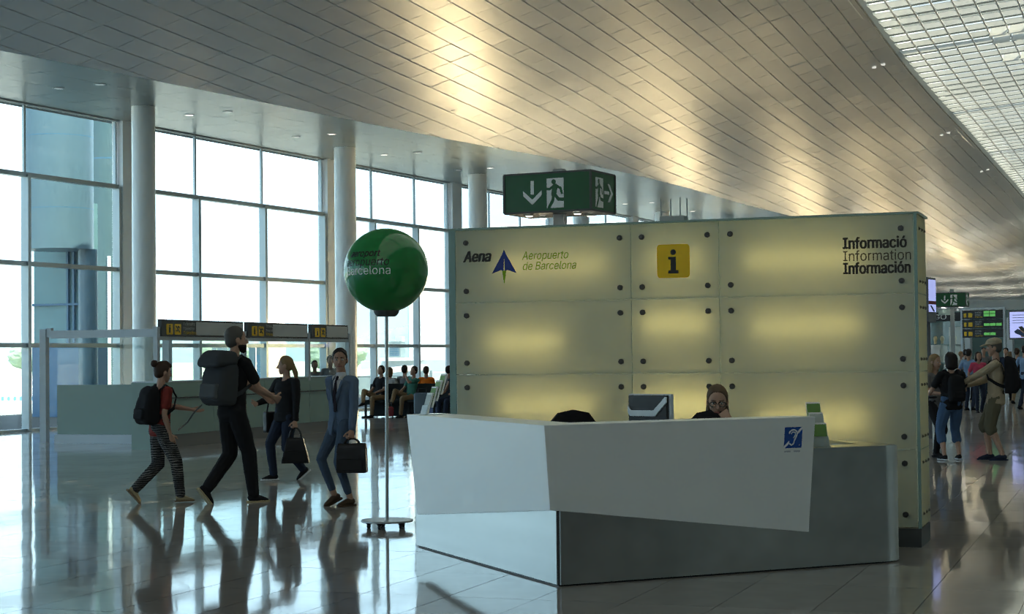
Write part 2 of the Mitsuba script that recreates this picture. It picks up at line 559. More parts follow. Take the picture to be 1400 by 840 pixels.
def steel_col(p, n, uv):
    w = fb(p.x * 2.5 + p.y * 2.5, p.z * 4.0, 3.0)
    return mikit.mix((0.36, 0.38, 0.37), (0.52, 0.54, 0.53), w)


def steel_bump(p, n, uv):
    return ns((p.x + p.y) * 8.0, p.z * 420.0, 1.0)


M('steel', {'type': 'bumpmap', 'scale': 0.00012, 'arbitrary': mikit.proc(steel_bump, 0.0008), 'bsdf': pr(mikit.proc(steel_col), 0.22, 0.95)})
M('chrome', pr((0.62, 0.64, 0.64), 0.2, 0.95))
M('green_plastic', pr((0.018, 0.20, 0.052), 0.04, spec=0.6))
M('green_sign', {'type': 'twosided', 'bsdf': {'type': 'principled', 'base_color': rgb(0.006, 0.085, 0.022), 'roughness': 0.25}})
M('fabric_black', pr((0.012, 0.012, 0.014), 0.85, spec=0.2))
M('paper_green', pr((0.14, 0.28, 0.07), 0.6))
M('paper_white', pr((0.72, 0.74, 0.72), 0.6))
M('acrylic', {'type': 'thindielectric', 'int_ior': 1.3, 'specular_transmittance': rgb(0.93, 0.96, 0.96)})
M('silver_plastic', pr((0.45, 0.49, 0.52), 0.35, 0.2))


def lamp_mat(*c):
    return {'emitter': {'type': 'area', 'radiance': rgb(*c)}}


# ---------------------------------------------------------------- information kiosk: wall of lit frosted glass
KX0, KX1, KY, KD, KH = -5.75, -1.69, 14.44, 0.62, 2.69
kz = (0.158, 0.786, 1.415, 2.048, 2.69)
kx = (-5.69, -4.084, -3.318, -1.715)
K = thing('glass_kiosk', 'long wall of yellow lit frosted glass panels lettered for information behind the white desk', 'glass wall')
g = 0.003


def bolt(p, n, parent, k=1.0):
    p, n = np.array(p, float), np.array(n, float)
    put('bolt', [cyl(p - n * 0.01, p + n * 0.014 * k, 0.024 * k, n=14), cyl(p + n * 0.014 * k, p + n * 0.026 * k, 0.016 * k, 0.011 * k, n=14)], 'bolt_steel', parent, smooth=30)


def glass_panel(a, b, parent=K):
    """Upright sheet between two corners (x, y, z), with ground edges behind its face."""
    a, b = np.array(a, float), np.array(b, float)
    e = np.array([b[0] - a[0], b[1] - a[1], 0])
    L = np.linalg.norm(e)
    e /= L
    n = np.array([e[1], -e[0], 0])
    h = b[2] - a[2]
    z = np.array([0, 0, 1.0])
    pan = put('glass_panel', quad(a, a + e * L, b, a + z * h), 'frosted', parent)
    t = 0.012
    rim = []
    for p, q in ((a, a + e * L), (a + e * L, b), (b, a + z * h), (a + z * h, a)):
        rim.append(quad(p, q, q - n * t, p - n * t))
    put('edge', rim, 'glass_edge', pan)
    return pan, e, n


for i in range(3):
    for j in range(4):
        a, b = (kx[i] + g, KY, kz[j] + g), (kx[i + 1] - g, KY, kz[j + 1] - g)
        pan, e, n = glass_panel(a, b)
        for x in (a[0] + 0.095, b[0] - 0.095):
            for z in (a[2] + 0.10, b[2] - 0.11):
                bolt((x, KY, z), (0, -1, 0), pan)
for j in range(4):
    pan, e, n = glass_panel((KX1, KY + 0.03, kz[j] + g), (KX1, KY + KD, kz[j + 1] - g))
    for y in (KY + 0.16, KY + 0.34, KY + 0.52):
        for z in (kz[j] + 0.10, kz[j + 1] - 0.11):
            bolt((KX1, y, z), (1, 0, 0), pan, 0.55)
    pan, e, n = glass_panel((KX0, KY + KD, kz[j] + g), (KX0, KY + 0.03, kz[j + 1] - g))
    glass_panel((KX1 - 0.02, KY + KD, kz[j] + g), (KX0 + 0.02, KY + KD, kz[j + 1] - g))
put('plinth', span((KX0, KY - 0.005, 0), (KX1, KY + KD, 0.15)), 'dark_grey', K)
put('top_glass', span((KX0 - 0.01, KY - 0.02, KH), (KX1 + 0.02, KY + KD + 0.02, KH + 0.018)), 'counter_frost', K)
put('corner_strip', span((KX0 - 0.004, KY - 0.012, 0.15), (kx[0] - 0.004, KY + 0.003, KH)), 'glass_edge', K)
put('corner_strip', span((kx[3] + 0.004, KY - 0.006, 0.15), (KX1 + 0.004, KY + 0.004, KH)), 'glass_edge', K)
for x in (-5.6, -4.084, -3.318, -1.8):
    put('inner_post', span((x - 0.02, KY + 0.40, 0.15), (x + 0.02, KY + 0.44, KH)), 'frame_metal', K)
TUBES = [(-5.30, -4.30, 2.36, 0.8), (-3.95, -3.45, 2.36, 0.8), (-3.10, -2.10, 2.36, 0.85),
         (-5.40, -4.72, 1.70, 1.0), (-4.00, -3.42, 1.84, 1.0), (-3.05, -2.15, 1.80, 0.9),
         (-5.30, -4.42, 1.14, 1.0), (-4.02, -3.36, 1.14, 1.5), (-3.0, -2.12, 1.02, 1.15)]
KW = 1.4
for x0, x1, z, w in TUBES:
    k = put('tube_lamp', cyl((x0, KY + 0.14, z), (x1, KY + 0.14, z), 0.013, n=10), 'white_paint', K)
    scene[k]['emitter'] = {'type': 'area', 'radiance': rgb(KW * w * 1.0, KW * w * 0.78, KW * w * 0.27)}
lm = KY - 0.004
ON = text('Aena', 0.092, front(-5.622, lm, 2.412), True, 0.2, 0.84)
put('operator_name', [ON, xf(ON, mat((0.007, 0, 0)))], 'ink', K)
fin = Polygon([(-0.115, -0.075), (-0.095, -0.04), (-0.02, 0.09), (0.0, 0.135), (0.02, 0.09), (0.095, -0.04), (0.115, -0.075), (0.03, -0.045), (0.007, -0.055), (0.0, 0.075), (-0.007, -0.055), (-0.03, -0.045)])
put('emblem', ext(fin, 0.002).apply_transform(front(-5.235, lm, 2.375)), 'logo_blue', K)
put('emblem_tail', ext(Polygon([(-0.02, -0.05), (0.02, -0.05), (0.004, -0.15), (0, -0.17), (-0.004, -0.15)]), 0.002).apply_transform(front(-5.235, lm, 2.375)), 'logo_green', K)
put('lettering', text('Aeropuerto', 0.070, front(-5.07, lm, 2.416), False, 0.2, 0.83), 'logo_green', K)
put('lettering', text('de Barcelona', 0.070, front(-5.07, lm, 2.325), False, 0.2, 0.83), 'logo_green', K)
plate = sbox(-0.142, -0.142, 0.142, 0.142).buffer(-0.03).buffer(0.03)
bd = put('info_badge', ext(plate, 0.003).apply_transform(front(-3.712, lm + 0.002, 2.365)), 'sign_yellow', K)
info_i = unary_union([Point(0, 0.075).buffer(0.024), sbox(-0.042, 0.012, 0.022, 0.036), sbox(-0.022, -0.09, 0.022, 0.036), sbox(-0.044, -0.105, 0.044, -0.078)])
put('letter_i', ext(info_i, 0.003).apply_transform(front(-3.712, lm - 0.001, 2.365)), 'ink', bd)


def heavy(t, d):
    """A bolder cut: the same lettering laid over itself, shifted a little."""
    return [xf(t, mat((q * d, 0, 0))) for q in (-0.5, 0.5)]


put('lettering', heavy(text('Informació', 0.088, front(-2.285, lm, 2.424), True, 0, 0.82), 0.005), 'ink', K)
put('lettering', heavy(text('Información', 0.088, front(-2.285, lm, 2.218), True, 0, 0.78), 0.005), 'ink', K)
put('lettering', text('Information', 0.083, front(-2.285, lm, 2.322), False, 0, 0.88), 'ink_soft', K)
# small radio box on top
r = thing('radio_unit', 'small white radio box with upright aerials on top of the lit glass wall', 'antenna')
put('case', bx((-3.77, 14.7, KH + 0.048), (0.22, 0.14, 0.06), 0.008), 'grey_paint', r)
for k, (x, y) in enumerate(((-3.87, 14.65), (-3.81, 14.75), (-3.70, 14.65), (-3.665, 14.75))):
    put('aerial', cyl((x, y, KH + 0.07), (x, y, KH + 0.23), 0.006, n=8), 'grey_paint', r)

# ---------------------------------------------------------------- information desk
C = np.array([-3.76008, 11.38906])
DL, DR = np.array([-0.67189, 0.74065]), np.array([0.71096, 0.70324])
NL, NR = np.array([-0.74065, -0.67189]), np.array([0.70324, -0.71096])
D = thing('information_desk', 'angular white and brushed steel information desk in front of the lit glass wall', 'desk')


def dp(s, d, z, right=True):
    b = C + (DR if right else DL) * s + (NR if right else NL) * d
    return np.array([*b, z])


def slab(P, n, t, bev=0.004):
    n = np.array([*n, 0.0])
    P = [np.array(p, float) for p in P]
    m = np.mean(P, 0)
    return hull(P + [p - n * t for p in P] if bev == 0 else [p + (m - p) / np.linalg.norm(m - p) * bev for p in P] + [p - n * bev for p in P] + [p - n * t for p in P])


TC, BC = np.array([-3.8109, 11.2684, 1.103]), np.array([-3.7849, 11.2942, 0.528])
TR, BR = np.array([-2.2448, 12.8176, 1.108]), np.array([-2.2969, 12.7660, 0.2717])
TL, BL = np.array([-5.7792, 13.5106, 1.098]), np.array([-5.6335, 13.3797, 0.278])
TCl, BCl = TC + [-0.001, 0.003, 0], BC + [-0.001, 0.003, 0]
put('front_panel', slab([TL, TCl, BCl, BL], NL, 0.035), 'counter_white', D)
put('front_panel', slab([TC, TR, BR, BC], NR, 0.035), 'counter_white', D)
nl3, nr3 = np.array([*NL, 0]), np.array([*NR, 0])
# narrow counter tops behind the two panels, mitred at the corner
inn = TC - nl3 * 0.36 - nr3 * 0.36
zt = np.array([0, 0, 0.03])
put('counter_top', hull([TL - nl3 * 0.03, TC - nl3 * 0.035 - nr3 * 0.02, inn, TL - nl3 * 0.36] + [p - zt for p in (TL - nl3 * 0.03, TC - nl3 * 0.035 - nr3 * 0.02, inn, TL - nl3 * 0.36)]), 'counter_white', D)
put('counter_top', hull([TC - nr3 * 0.035 - nl3 * 0.01, TR - nr3 * 0.03, TR - nr3 * 0.30, inn] + [p - zt for p in (TC - nr3 * 0.035 - nl3 * 0.01, TR - nr3 * 0.03, TR - nr3 * 0.30, inn)]), 'counter_white', D)
# steel base: two walls and a rounded end
LL, RL = 2.92, 2.95


def wall_strip(path, z0, z1, t=0.03):
    pts = np.array(path)
    ln = LineString(pts)
    poly = ln.buffer(t / 2, cap_style='flat', join_style='mitre')
    m = trimesh.creation.extrude_polygon(poly, z1 - z0, engine='earcut')
    m.apply_translation((0, 0, z0))
    return m


cl = C - NR * 0.015 - NL * 0.015
put('steel_base', wall_strip([C + DL * LL - NL * 0.015, cl + DL * 0.016 ], 0.012, 0.86), 'steel', D)
Rr = 0.22
arc = []
c0 = C + DR * (RL - Rr) - NR * (0.015 + Rr)
for t in np.linspace(0, PI / 2, 14):
    arc.append(c0 + NR * Rr * math.cos(t) + DR * Rr * math.sin(t))
end = arc[-1] - NR * 0.75
put('steel_base', wall_strip([cl + DR * 0.002] + arc + [end], 0.012, 0.87), 'steel', D, smooth=25)
put('corner_seam', span((C[0] - 0.006, C[1] - 0.006, 0.012), (C[0] + 0.006, C[1] + 0.006, 0.52)), 'black', D)
put('kick_strip', [wall_strip([C + DL * (LL - 0.02) - NL * 0.03, C - NL * 0.03 - NR * 0.03], 0, 0.013), wall_strip([C - NL * 0.03 - NR * 0.03] + [p - (p - c0) / Rr * 0.02 for p in arc], 0, 0.013)], 'black', D)
ledge = Polygon([C + DR * 1.75 - NR * 0.005, *[p for p in arc], end, end - DR * 0.05, c0 - NR * 0.08, C + DR * 1.75 - NR * 0.36])
put('ledge', ext(ledge.buffer(0), 0.02).apply_translation((0, 0, 0.855)), 'steel', D)
ws = Polygon([C - NL * 0.05 - NR * 0.05, C + DL * 2.85 - NL * 0.05, C + DL * 2.85 - NL * 0.66, C - NL * 0.7 - NR * 0.7, C + DR * 2.6 - NR * 0.66, C + DR * 2.6 - NR * 0.05])
put('work_surface', ext(ws, 0.03).apply_translation((0, 0, 0.72)), 'white_paint', D)
# hearing loop badge on the right panel
bm = mat((-2.388, 12.657, 0.962), (*DR, 0), (0.012, -0.062, 1), (*NR, 0))
bm[:3, 1] = np.array([-NR[0] * 0.09, -NR[1] * 0.09, 0.996]) * -1 * -1
bm[:3, 1] = (TR - BR) / np.linalg.norm(TR - BR)
bm[:3, 2] = np.cross(bm[:3, 0], bm[:3, 1])
off = np.dot(nr3, (TR - bm[:3, 3]))
tt = (0.962 - BR[2]) / (TR[2] - BR[2])
base_pt = BR + (TR - BR) * tt
bm[:3, 3] = base_pt + np.array([*DR, 0]) * (-0.185) + bm[:3, 2] * 0.0005
bs = 0.076
sq = sbox(-bs, -bs, bs, bs).buffer(-0.006).buffer(0.006)
band = LineString([(-0.09, -0.085), (0.09, 0.085)]).buffer(0.0085, cap_style='flat').intersection(sq)
band = band.difference(sbox(-0.032, -0.05, 0.036, 0.05))
ear = unary_union([LineString([(0.034 * math.cos(t) - 0.002, 0.026 + 0.030 * math.sin(t)) for t in np.linspace(2.9, -0.5, 14)] + [(0.012, -0.02), (0.004, -0.045), (-0.012, -0.055), (-0.026, -0.046)]).buffer(0.0055),
                   LineString([(0.018 * math.cos(t), 0.024 + 0.016 * math.sin(t)) for t in np.linspace(2.9, -0.6, 10)] + [(0.004, -0.002)]).buffer(0.004)])
HB = put('hearing_badge', ext(sq.difference(unary_union([band, ear])), 0.002).apply_transform(bm), 'sign_blue', D)
bm2 = bm.copy()
bm2[:3, 3] += bm[:3, 2] * 0.0006
put('ear_symbol', ext(unary_union([band, ear]), 0.0012).apply_transform(bm), 'white_print', HB)
put('letter_t', text('T', 0.012, bm2 @ mat((0.05, -0.062, 0.001)), True), 'white_print', HB)
M('faint_print', pr((0.40, 0.44, 0.48), 0.5))
for x in (-0.07, 0.012):
    put('caption', span((x, -0.106, 0), (x + 0.055, -0.094, 0.001)).apply_transform(bm), 'faint_print', HB)

# monitor seen from behind
mo = thing('computer_monitor', 'black computer monitor with silver rim seen from behind on the desk', 'monitor')
mm = rotz(math.radians(-24), (-3.415, 12.50, 0))               # local -y looks to the camera


def loc(mesh, m=mm):
    return xf(mesh, m)


put('screen_shell', loc(bx((0, 0.03, 1.10), (0.40, 0.035, 0.37), 0.006)), 'silver_plastic', mo)
put('back_cover', loc(hull([(x, -0.012, z) for x in (-0.182, 0.172) for z in (0.935, 1.272)] + [(x, 0.013, z) for x in (-0.188, 0.178) for z in (0.93, 1.276)])), 'black', mo)
vp = [(-0.182, 1.2), (-0.155, 1.165), (0.06, 1.165), (0.172, 1.265), (0.182, 1.265), (0.182, 1.225), (0.075, 1.122), (-0.16, 1.122), (-0.182, 1.15)]
put('silver_band', loc(trimesh.creation.extrude_polygon(Polygon(vp), 0.012, engine='earcut').apply_transform(mat((0, -0.012, 0), (1, 0, 0), (0, 0, 1), (0, -1, 0)))), 'silver_plastic', mo)
put('stand', [loc(bx((-0.1, -0.03, 0.94), (0.075, 0.035, 0.30), 0.004)), loc(bx((-0.05, 0.0, 0.76), (0.26, 0.2, 0.02), 0.005))], 'silver_plastic', mo)
put('port_cover', loc(bx((-0.125, -0.052, 1.03), (0.012, 0.012, 0.12), 0.002)), 'white_print', mo)


def office_chair(label, x, y, a):
    c = thing('office_chair', label, 'chair')
    m = rotz(a, (x, y, 0))
    pts = [(u * 0.23, 0.20 + 0.05 * abs(u), z) for u in (-1, -0.6, 0, 0.6, 1) for z in (0.62,)] + [(u * 0.21, 0.21 + 0.03 * abs(u), 1.02) for u in (-1, 1)] + [(u * 0.12, 0.20, 1.13) for u in (-1, 1)] + [(0, 0.20, 1.155)]
    put('backrest', loc(hull(pts + [(p[0], p[1] + 0.05, p[2]) for p in pts]), m), 'fabric_black', c, smooth=40)
    put('seat', loc(bx((0, 0, 0.48), (0.48, 0.46, 0.08), 0.03), m), 'fabric_black', c)
    put('back_bar', loc(tube([(0, 0, 0.44), (0, 0.27, 0.46), (0, 0.27, 0.75)], 0.02), m), 'dark_grey', c)
    put('gas_lift', loc(cyl((0, 0, 0.1), (0, 0, 0.44), 0.025), m), 'dark_grey', c)
    for k in range(5):
        t = k * 2 * PI / 5
        lg = put('foot', loc(cyl((0, 0, 0.11), (0.28 * math.cos(t), 0.28 * math.sin(t), 0.075), 0.022, 0.015), m), 'dark_grey', c)
        put('caster', loc(cyl((0.28 * math.cos(t) - 0.02, 0.28 * math.sin(t), 0.03), (0.28 * math.cos(t) + 0.02, 0.28 * math.sin(t), 0.03), 0.03), m), 'black', lg)


office_chair('empty black office chair, its rounded back just showing over the desk left of the monitor', -4.03, 12.78, 0.55)
office_chair('black office chair under the seated receptionist', -3.03, 13.22, PI - 0.1)


def leaflet_stand(label, origin, ex, tiers, w=0.11, dz=0.062, dy=0.05, h=0.16, mats=('paper_green',)):
    """Stepped clear holder; ex points along its width, tiers rise away from its front."""
    c = thing('leaflet_stand', label, 'leaflet stand')
    m = mat(origin, ex)
    n = len(tiers)
    put('base', loc(bx((0, dy * n / 2, 0.004), (w + 0.02, dy * n + 0.02, 0.008)), m), 'acrylic_solid', c)
    for k, tm in enumerate(tiers):
        y0, z0 = dy * k, dz * k + 0.008
        lean = 0.30
        pk = loc(hull([(s * w / 2, y0 + 0.012 + t + q * lean, z0 + q) for s in (-1, 1) for t in (0, 0.016) for q in (0, h)]), m)
        put('holder', loc(hull([(s * (w / 2 + 0.004), y0 + t + q * lean, z0 + q) for s in (-1, 1) for t in (0, 0.003) for q in (0, 0.07)]), m), 'acrylic_solid', c)
        t = put('leaflet_pack', pk, 'paper_white', c)
        put('cover', loc(hull([(s * w * 0.47, y0 + 0.0105 + t2 + q * lean, z0 + q) for s in (-1, 1) for t2 in (0, 0.001) for q in (0.02 if k else 0.06, h - 0.012)]), m), tm, t)


M('acrylic_solid', {'type': 'principledthin', 'base_color': rgb(0.75, 0.80, 0.80), 'roughness': 0.1, 'spec_trans': 0.55, 'diff_trans': 1.0, 'eta': 1.4})
M('paper_pale', pr((0.42, 0.47, 0.44), 0.6))
leaflet_stand('stepped clear stand of green and white leaflets at the left end of the desk', (-5.57, 13.36, 1.10), (0.70, -0.71, 0), ('paper_pale', 'paper_green', 'paper_green', 'paper_green'), dz=0.052, dy=0.042, h=0.17)
leaflet_stand('clear leaflet stand on the low steel ledge at the right end of the desk', (-2.235, 13.02, 0.876), (0.88, 0.47, 0), ('paper_green', 'paper_pale', 'paper_green'), dz=0.075, dy=0.07, h=0.17)

# ---------------------------------------------------------------- green ball on its stand
B = thing('advertising_ball', 'big glossy green ball with lettering on a thin pole with a round castor base', 'ball sign')
bx0, by0, bz0, br = -6.56, 14.884, 2.381, 0.389
put('ball', trimesh.creation.icosphere(5, br).apply_translation((bx0, by0, bz0)), 'green_plastic', B, smooth=True)
put('collar', xf(lathe([(0, 0), (0.085, 0), (0.105, 0.02), (0.118, 0.045), (0.118, 0.058), (0, 0.058)], 32), mat((bx0, by0, 1.955))), 'dark_grey', B, smooth=40)
put('pole', cyl((bx0 - 0.03, by0 + 0.04, 0.07), (bx0, by0, 1.96), 0.0155, n=16), 'frame_metal', B, smooth=30)
put('base_plate', xf(lathe([(0, 0.058), (0.235, 0.058), (0.241, 0.064), (0.241, 0.072), (0.235, 0.078), (0, 0.078)], 48), mat((bx0 - 0.03, by0 + 0.04, 0))), 'frame_metal', B, smooth=40)
for k in range(5):
    t = k * 2 * PI / 5 + 0.95
    x, y = bx0 - 0.03 + 0.17 * math.cos(t), by0 + 0.04 + 0.17 * math.sin(t)
    cs = put('castor', [cyl((x, y, 0.035), (x, y, 0.058), 0.022, 0.028, n=12), hull([(x + sx * 0.012, y + sy * 0.012, z) for sx in (-1, 1) for sy in (-1, 1) for z in (0.025, 0.045)])], 'black', B)
    put('wheel', cyl((x - 0.012, y, 0.019), (x + 0.012, y, 0.019), 0.019, n=14), 'black', cs)


def on_ball(s, h, yaw, lat, bold, shear, wide, mtl):
    t = meshkit.text_mesh(s, h, 0.002, bold)
    t = t.subdivide_to_size(0.02)
    v = t.vertices.copy()
    v[:, 0] = v[:, 0] * wide + shear * v[:, 1]
    v[:, 0] -= (v[:, 0].max() + v[:, 0].min()) / 2
    lon, la = yaw + v[:, 0] / br, lat + v[:, 1] / br
    r = br + 0.0006 + v[:, 2]
    t.vertices = np.c_[bx0 + r * np.cos(la) * np.sin(lon), by0 - r * np.cos(la) * np.cos(lon), bz0 + r * np.sin(la)]
    put('lettering', t, mtl, B)


# the ball's lettering faces a little to the left of the camera
yw = math.radians(0)
on_ball('aeroport', 0.062, yw - 0.17, 0.30, True, 0.2, 1.0, 'ink')
on_ball('aeropuerto', 0.072, yw - 0.13, 0.08, False, 0.15, 0.95, 'ink')
on_ball('Barcelona', 0.075, yw - 0.09, -0.13, False, 0.0, 1.0, 'white_print')

# ---------------------------------------------------------------- exit signs on posts


def man_poly():
    return unary_union([Point(-0.02, 0.135).buffer(0.032), LineString([(0.0, 0.075), (-0.02, -0.02)]).buffer(0.036), LineString([(0.02, 0.082), (0.075, 0.05), (0.09, -0.01)]).buffer(0.016),
                        LineString([(-0.02, 0.085), (-0.075, 0.045), (-0.118, 0.05)]).buffer(0.016), LineString([(-0.005, -0.02), (0.045, -0.085), (0.13, -0.09)]).buffer(0.021), LineString([(-0.02, -0.02), (-0.035, -0.10), (-0.085, -0.18)]).buffer(0.021)])


def exit_sign(label, o, a, w, d, z0, z1, post, under, right_arrow):
    e = thing('exit_sign', label, 'exit sign')
    m = rotz(a, o)
    h = z1 - z0
    put('box', loc(bx((0, 0, (z0 + z1) / 2), (w, d, h), 0.004), m), 'green_sign', e)
    put('rim', [loc(span((-w / 2 - 0.004, -d / 2 - 0.004, z), (w / 2 + 0.004, d / 2 + 0.004, z + 0.022)), m) for z in (z0 - 0.012, z1 - 0.01)] + [loc(span((sx * w / 2 - 0.012, sy * d / 2 - 0.012, z0), (sx * w / 2 + 0.012, sy * d / 2 + 0.012, z1)), m) for sx in (-1, 1) for sy in (-1, 1)], 'dark_grey', e)
    put('post', loc(bx((0, 0, post / 2), (0.13, 0.1, post)), m), 'grey_paint', e)
    put('foot_plate', loc(bx((0, 0, 0.012), (0.4, 0.4, 0.024)), m), 'grey_paint', e)
    k = h / 0.48
    down = unary_union([sbox(-0.022, -0.02, 0.022, 0.15), Polygon([(-0.13, 0.03), (-0.125, -0.035), (0, -0.15), (0.125, -0.035), (0.13, 0.03), (0.0, -0.085)])])
    door = sbox(-0.115, -0.19, 0.115, 0.18)
    mp = man_poly()
    from shapely import affinity
    man = mp
    white = door.difference(man)
    fm = m @ mat((0, -d / 2 - 0.003, (z0 + z1) / 2), (k, 0, 0), (0, 0, k), (0, -1, 0))
    put('arrow', ext(down, 0.003).apply_transform(fm @ mat((-0.20, 0, 0))), 'sign_white', e)
    put('running_figure', ext(white, 0.003).apply_transform(fm @ mat((0.115, -0.01, 0))), 'sign_white', e)
    arrow_r = affinity.rotate(down, 90, origin=(0, 0))
    sm_ = m @ mat((w / 2 + 0.003, 0, (z0 + z1) / 2), (0, k, 0), (0, 0, k), (1, 0, 0))
    put('arrow', ext(affinity.scale(arrow_r, 0.9, 0.9), 0.003).apply_transform(sm_ @ mat((0.17, 0, 0))), 'sign_white', e)
    put('running_figure', ext(white, 0.003).apply_transform(sm_ @ mat((-0.12, -0.01, 0))), 'sign_white', e)
    for sx in (-1, 1):
        for sy in (-1, 1):
            l = put('downlight', loc(cyl((sx * w * 0.28, sy * d * 0.27, z0 - 0.03), (sx * w * 0.28, sy * d * 0.27, z0 - 0.01), 0.05), m), 'grey_paint', e)
            bulb = put('bulb', loc(cyl((sx * w * 0.28, sy * d * 0.27, z0 - 0.038), (sx * w * 0.28, sy * d * 0.27, z0 - 0.031), 0.035), m), 'white_paint', l)
            scene[bulb]['emitter'] = {'type': 'area', 'radiance': rgb(4.0, 3.7, 3.0)}
    if under:
        put('glass_flag', loc(bx((-0.22, 0, z0 - 0.18), (0.5, 0.02, 0.22)), m), 'pale_glass', e)
    return e


M('sign_white', pr((0.72, 0.75, 0.76), 0.5))
M('pale_glass', pr((0.30, 0.40, 0.38), 0.2))
exit_sign('large green emergency exit sign box on a grey post above the lit glass wall', (-6.37, 19.50, 0), math.radians(-6.7), 1.10, 0.70, 3.24, 3.685, 3.76, False, True)
exit_sign('small distant green emergency exit sign above the shop front at the right', (-6.05, 61.6, 0), math.radians(-5), 1.02, 0.6, 3.12, 3.58, 3.72, True, True)

# ---------------------------------------------------------------- unseen uplighters and light boxes, added to make the ceiling glow
M('added_lightbox_face', pr((0.7, 0.65, 0.5), 0.5))
for k, (Y, w) in enumerate(((46.0, 1.0), (68.0, 1.0), (90.0, 1.1), (112.0, 1.1), (134.0, 1.2))):
    xl = -17.3 + 0.06 * (Y - 46)
    b = thing('added_light_box', 'added warm light box hidden behind the glass wall', 'light box', 'added warm light boxes down the hall')
    put('frame', span((xl - 0.7, Y + 4.9, 0.0), (xl + 0.7, Y + 5.1, 3.0), 0.01), 'dark_grey', b)
    f = put('lit_face', quad((xl - 0.62, Y + 4.89, 0.3), (xl + 0.62, Y + 4.89, 0.3), (xl + 0.62, Y + 4.89, 2.9), (xl - 0.62, Y + 4.89, 2.9)), 'added_lightbox_face', b)
    scene[f]['emitter'] = {'type': 'area', 'radiance': rgb(*(np.array([2.4, 1.85, 1.0]) * (0.7 if k else 1.0)))}
    for i, (x, q) in enumerate(((-16.2, 1.0), (-14.2, 0.95), (-12.2, 0.7), (-10.2, 0.45))):
        if k and i > 1:
            continue
        x += 0.07 * (Y - 46)
        u = thing('added_uplighter', 'added standing light hidden behind the glass wall to warm the ceiling', 'added lamp', 'added warm uplighters down the hall')
        put('pole', cyl((x, Y, 0.0), (x, Y, 2.5), 0.03), 'grey_paint', u)
        put('foot', cyl((x, Y, 0.0), (x, Y, 0.03), 0.18), 'grey_paint', u)
        put('bowl', xf(lathe([(0.03, 0), (0.16, 0.10), (0.17, 0.10), (0.05, -0.02), (0.03, 0)], 20), mat((x, Y, 2.5))), 'grey_paint', u)
        I = 3.6 * q * w * (0.6 if k else 1.0)
        scene[u + '__light'] = {'type': 'spot', 'intensity': rgb(I, I * 0.78, I * 0.44), 'cutoff_angle': 62.0, 'beam_width': 20.0,
                                'to_world': T().look_at(origin=[x, Y, 2.62], target=[x - 0.4, Y, 6.0], up=[0, 1, 0])}
for Y in (104.0, 126.0, 148.0, 170.0, 192.0):  # more unseen lamps, added to brighten the far ceiling
    for x in (-18.0, -13.5, -9.0):
        u = thing('added_uplighter', 'added standing light hidden in the far hall behind the shop front', 'added lamp', 'added uplighters in the far hall')
        put('pole', cyl((x, Y, 0.0), (x, Y, 2.5), 0.03), 'grey_paint', u)
        put('foot', cyl((x, Y, 0.0), (x, Y, 0.03), 0.18), 'grey_paint', u)
        put('bowl', xf(lathe([(0.03, 0), (0.16, 0.10), (0.17, 0.10), (0.05, -0.02), (0.03, 0)], 20), mat((x, Y, 2.5))), 'grey_paint', u)
        scene[u + '__light'] = {'type': 'spot', 'intensity': rgb(3.6, 3.3, 2.6), 'cutoff_angle': 75.0, 'beam_width': 30.0,
                                'to_world': T().look_at(origin=[x, Y, 2.62], target=[x, Y - 0.6, 6.0], up=[0, 1, 0])}

# ---------------------------------------------------------------- boarding counters at the left
W = thing('counter_wing', 'frosted glass side wing of the counter under a grey rail, far left', 'partition')
wx0, wx1, wy = -19.72, -17.35, 29.0


def wing(name, *a, mt='grey_paint', parent=W, **k):
    return put(name, span(*a), mt, parent, **k)


for x in (-20.02, -17.30):
    wing('post', (x - 0.07, wy - 0.06, 0), (x + 0.07, wy + 0.06, 2.2), mt='silver_plastic')
wing('top_rail', (wx0 - 0.12, wy - 0.06, 2.02), (wx1 - 0.03, wy + 0.06, 2.17), mt='silver_plastic')
wing('rail_bracket', (-19.95, wy - 0.04, 2.04), (wx0 - 0.12, wy + 0.04, 2.22), mt='silver_plastic')
for x0, x1 in ((wx0, -18.9), (-18.89, -18.12), (-18.11, wx1 - 0.03)):
    put('glass', quad((x0, wy, 1.1), (x1, wy, 1.1), (x1, wy, 2.02), (x0, wy, 2.02)), 'clear_glass', W)
wing('frosted_panel', (wx0, wy - 0.02, 0.17), (wx1 - 0.03, wy + 0.02, 1.12), mt='counter_frost')
wing('plinth', (wx0 - 0.02, wy - 0.09, 0), (wx1 - 0.03, wy + 0.09, 0.17), mt='silver_plastic')

S0, S1 = np.array([-16.35, 27.05]), np.array([-16.50, 35.42])
SD = (S1 - S0) / np.linalg.norm(S1 - S0)
SN = np.array([SD[1], -SD[0]])
SL = np.linalg.norm(S1 - S0)
cm = np.eye(4)
cm[:2, 0], cm[:2, 1], cm[:2, 3] = SD, -SN, S0                  # local x along the counter, local -y to the hall
M('counter_stone', pr((0.16, 0.15, 0.14), 0.35))
Q = thing('boarding_counter', 'long frosted green glass boarding counter behind the walking travellers', 'counter')


def cb(name, a, b, mt, parent=Q):
    return put(name, xf(span(a, b), cm), mt, parent)


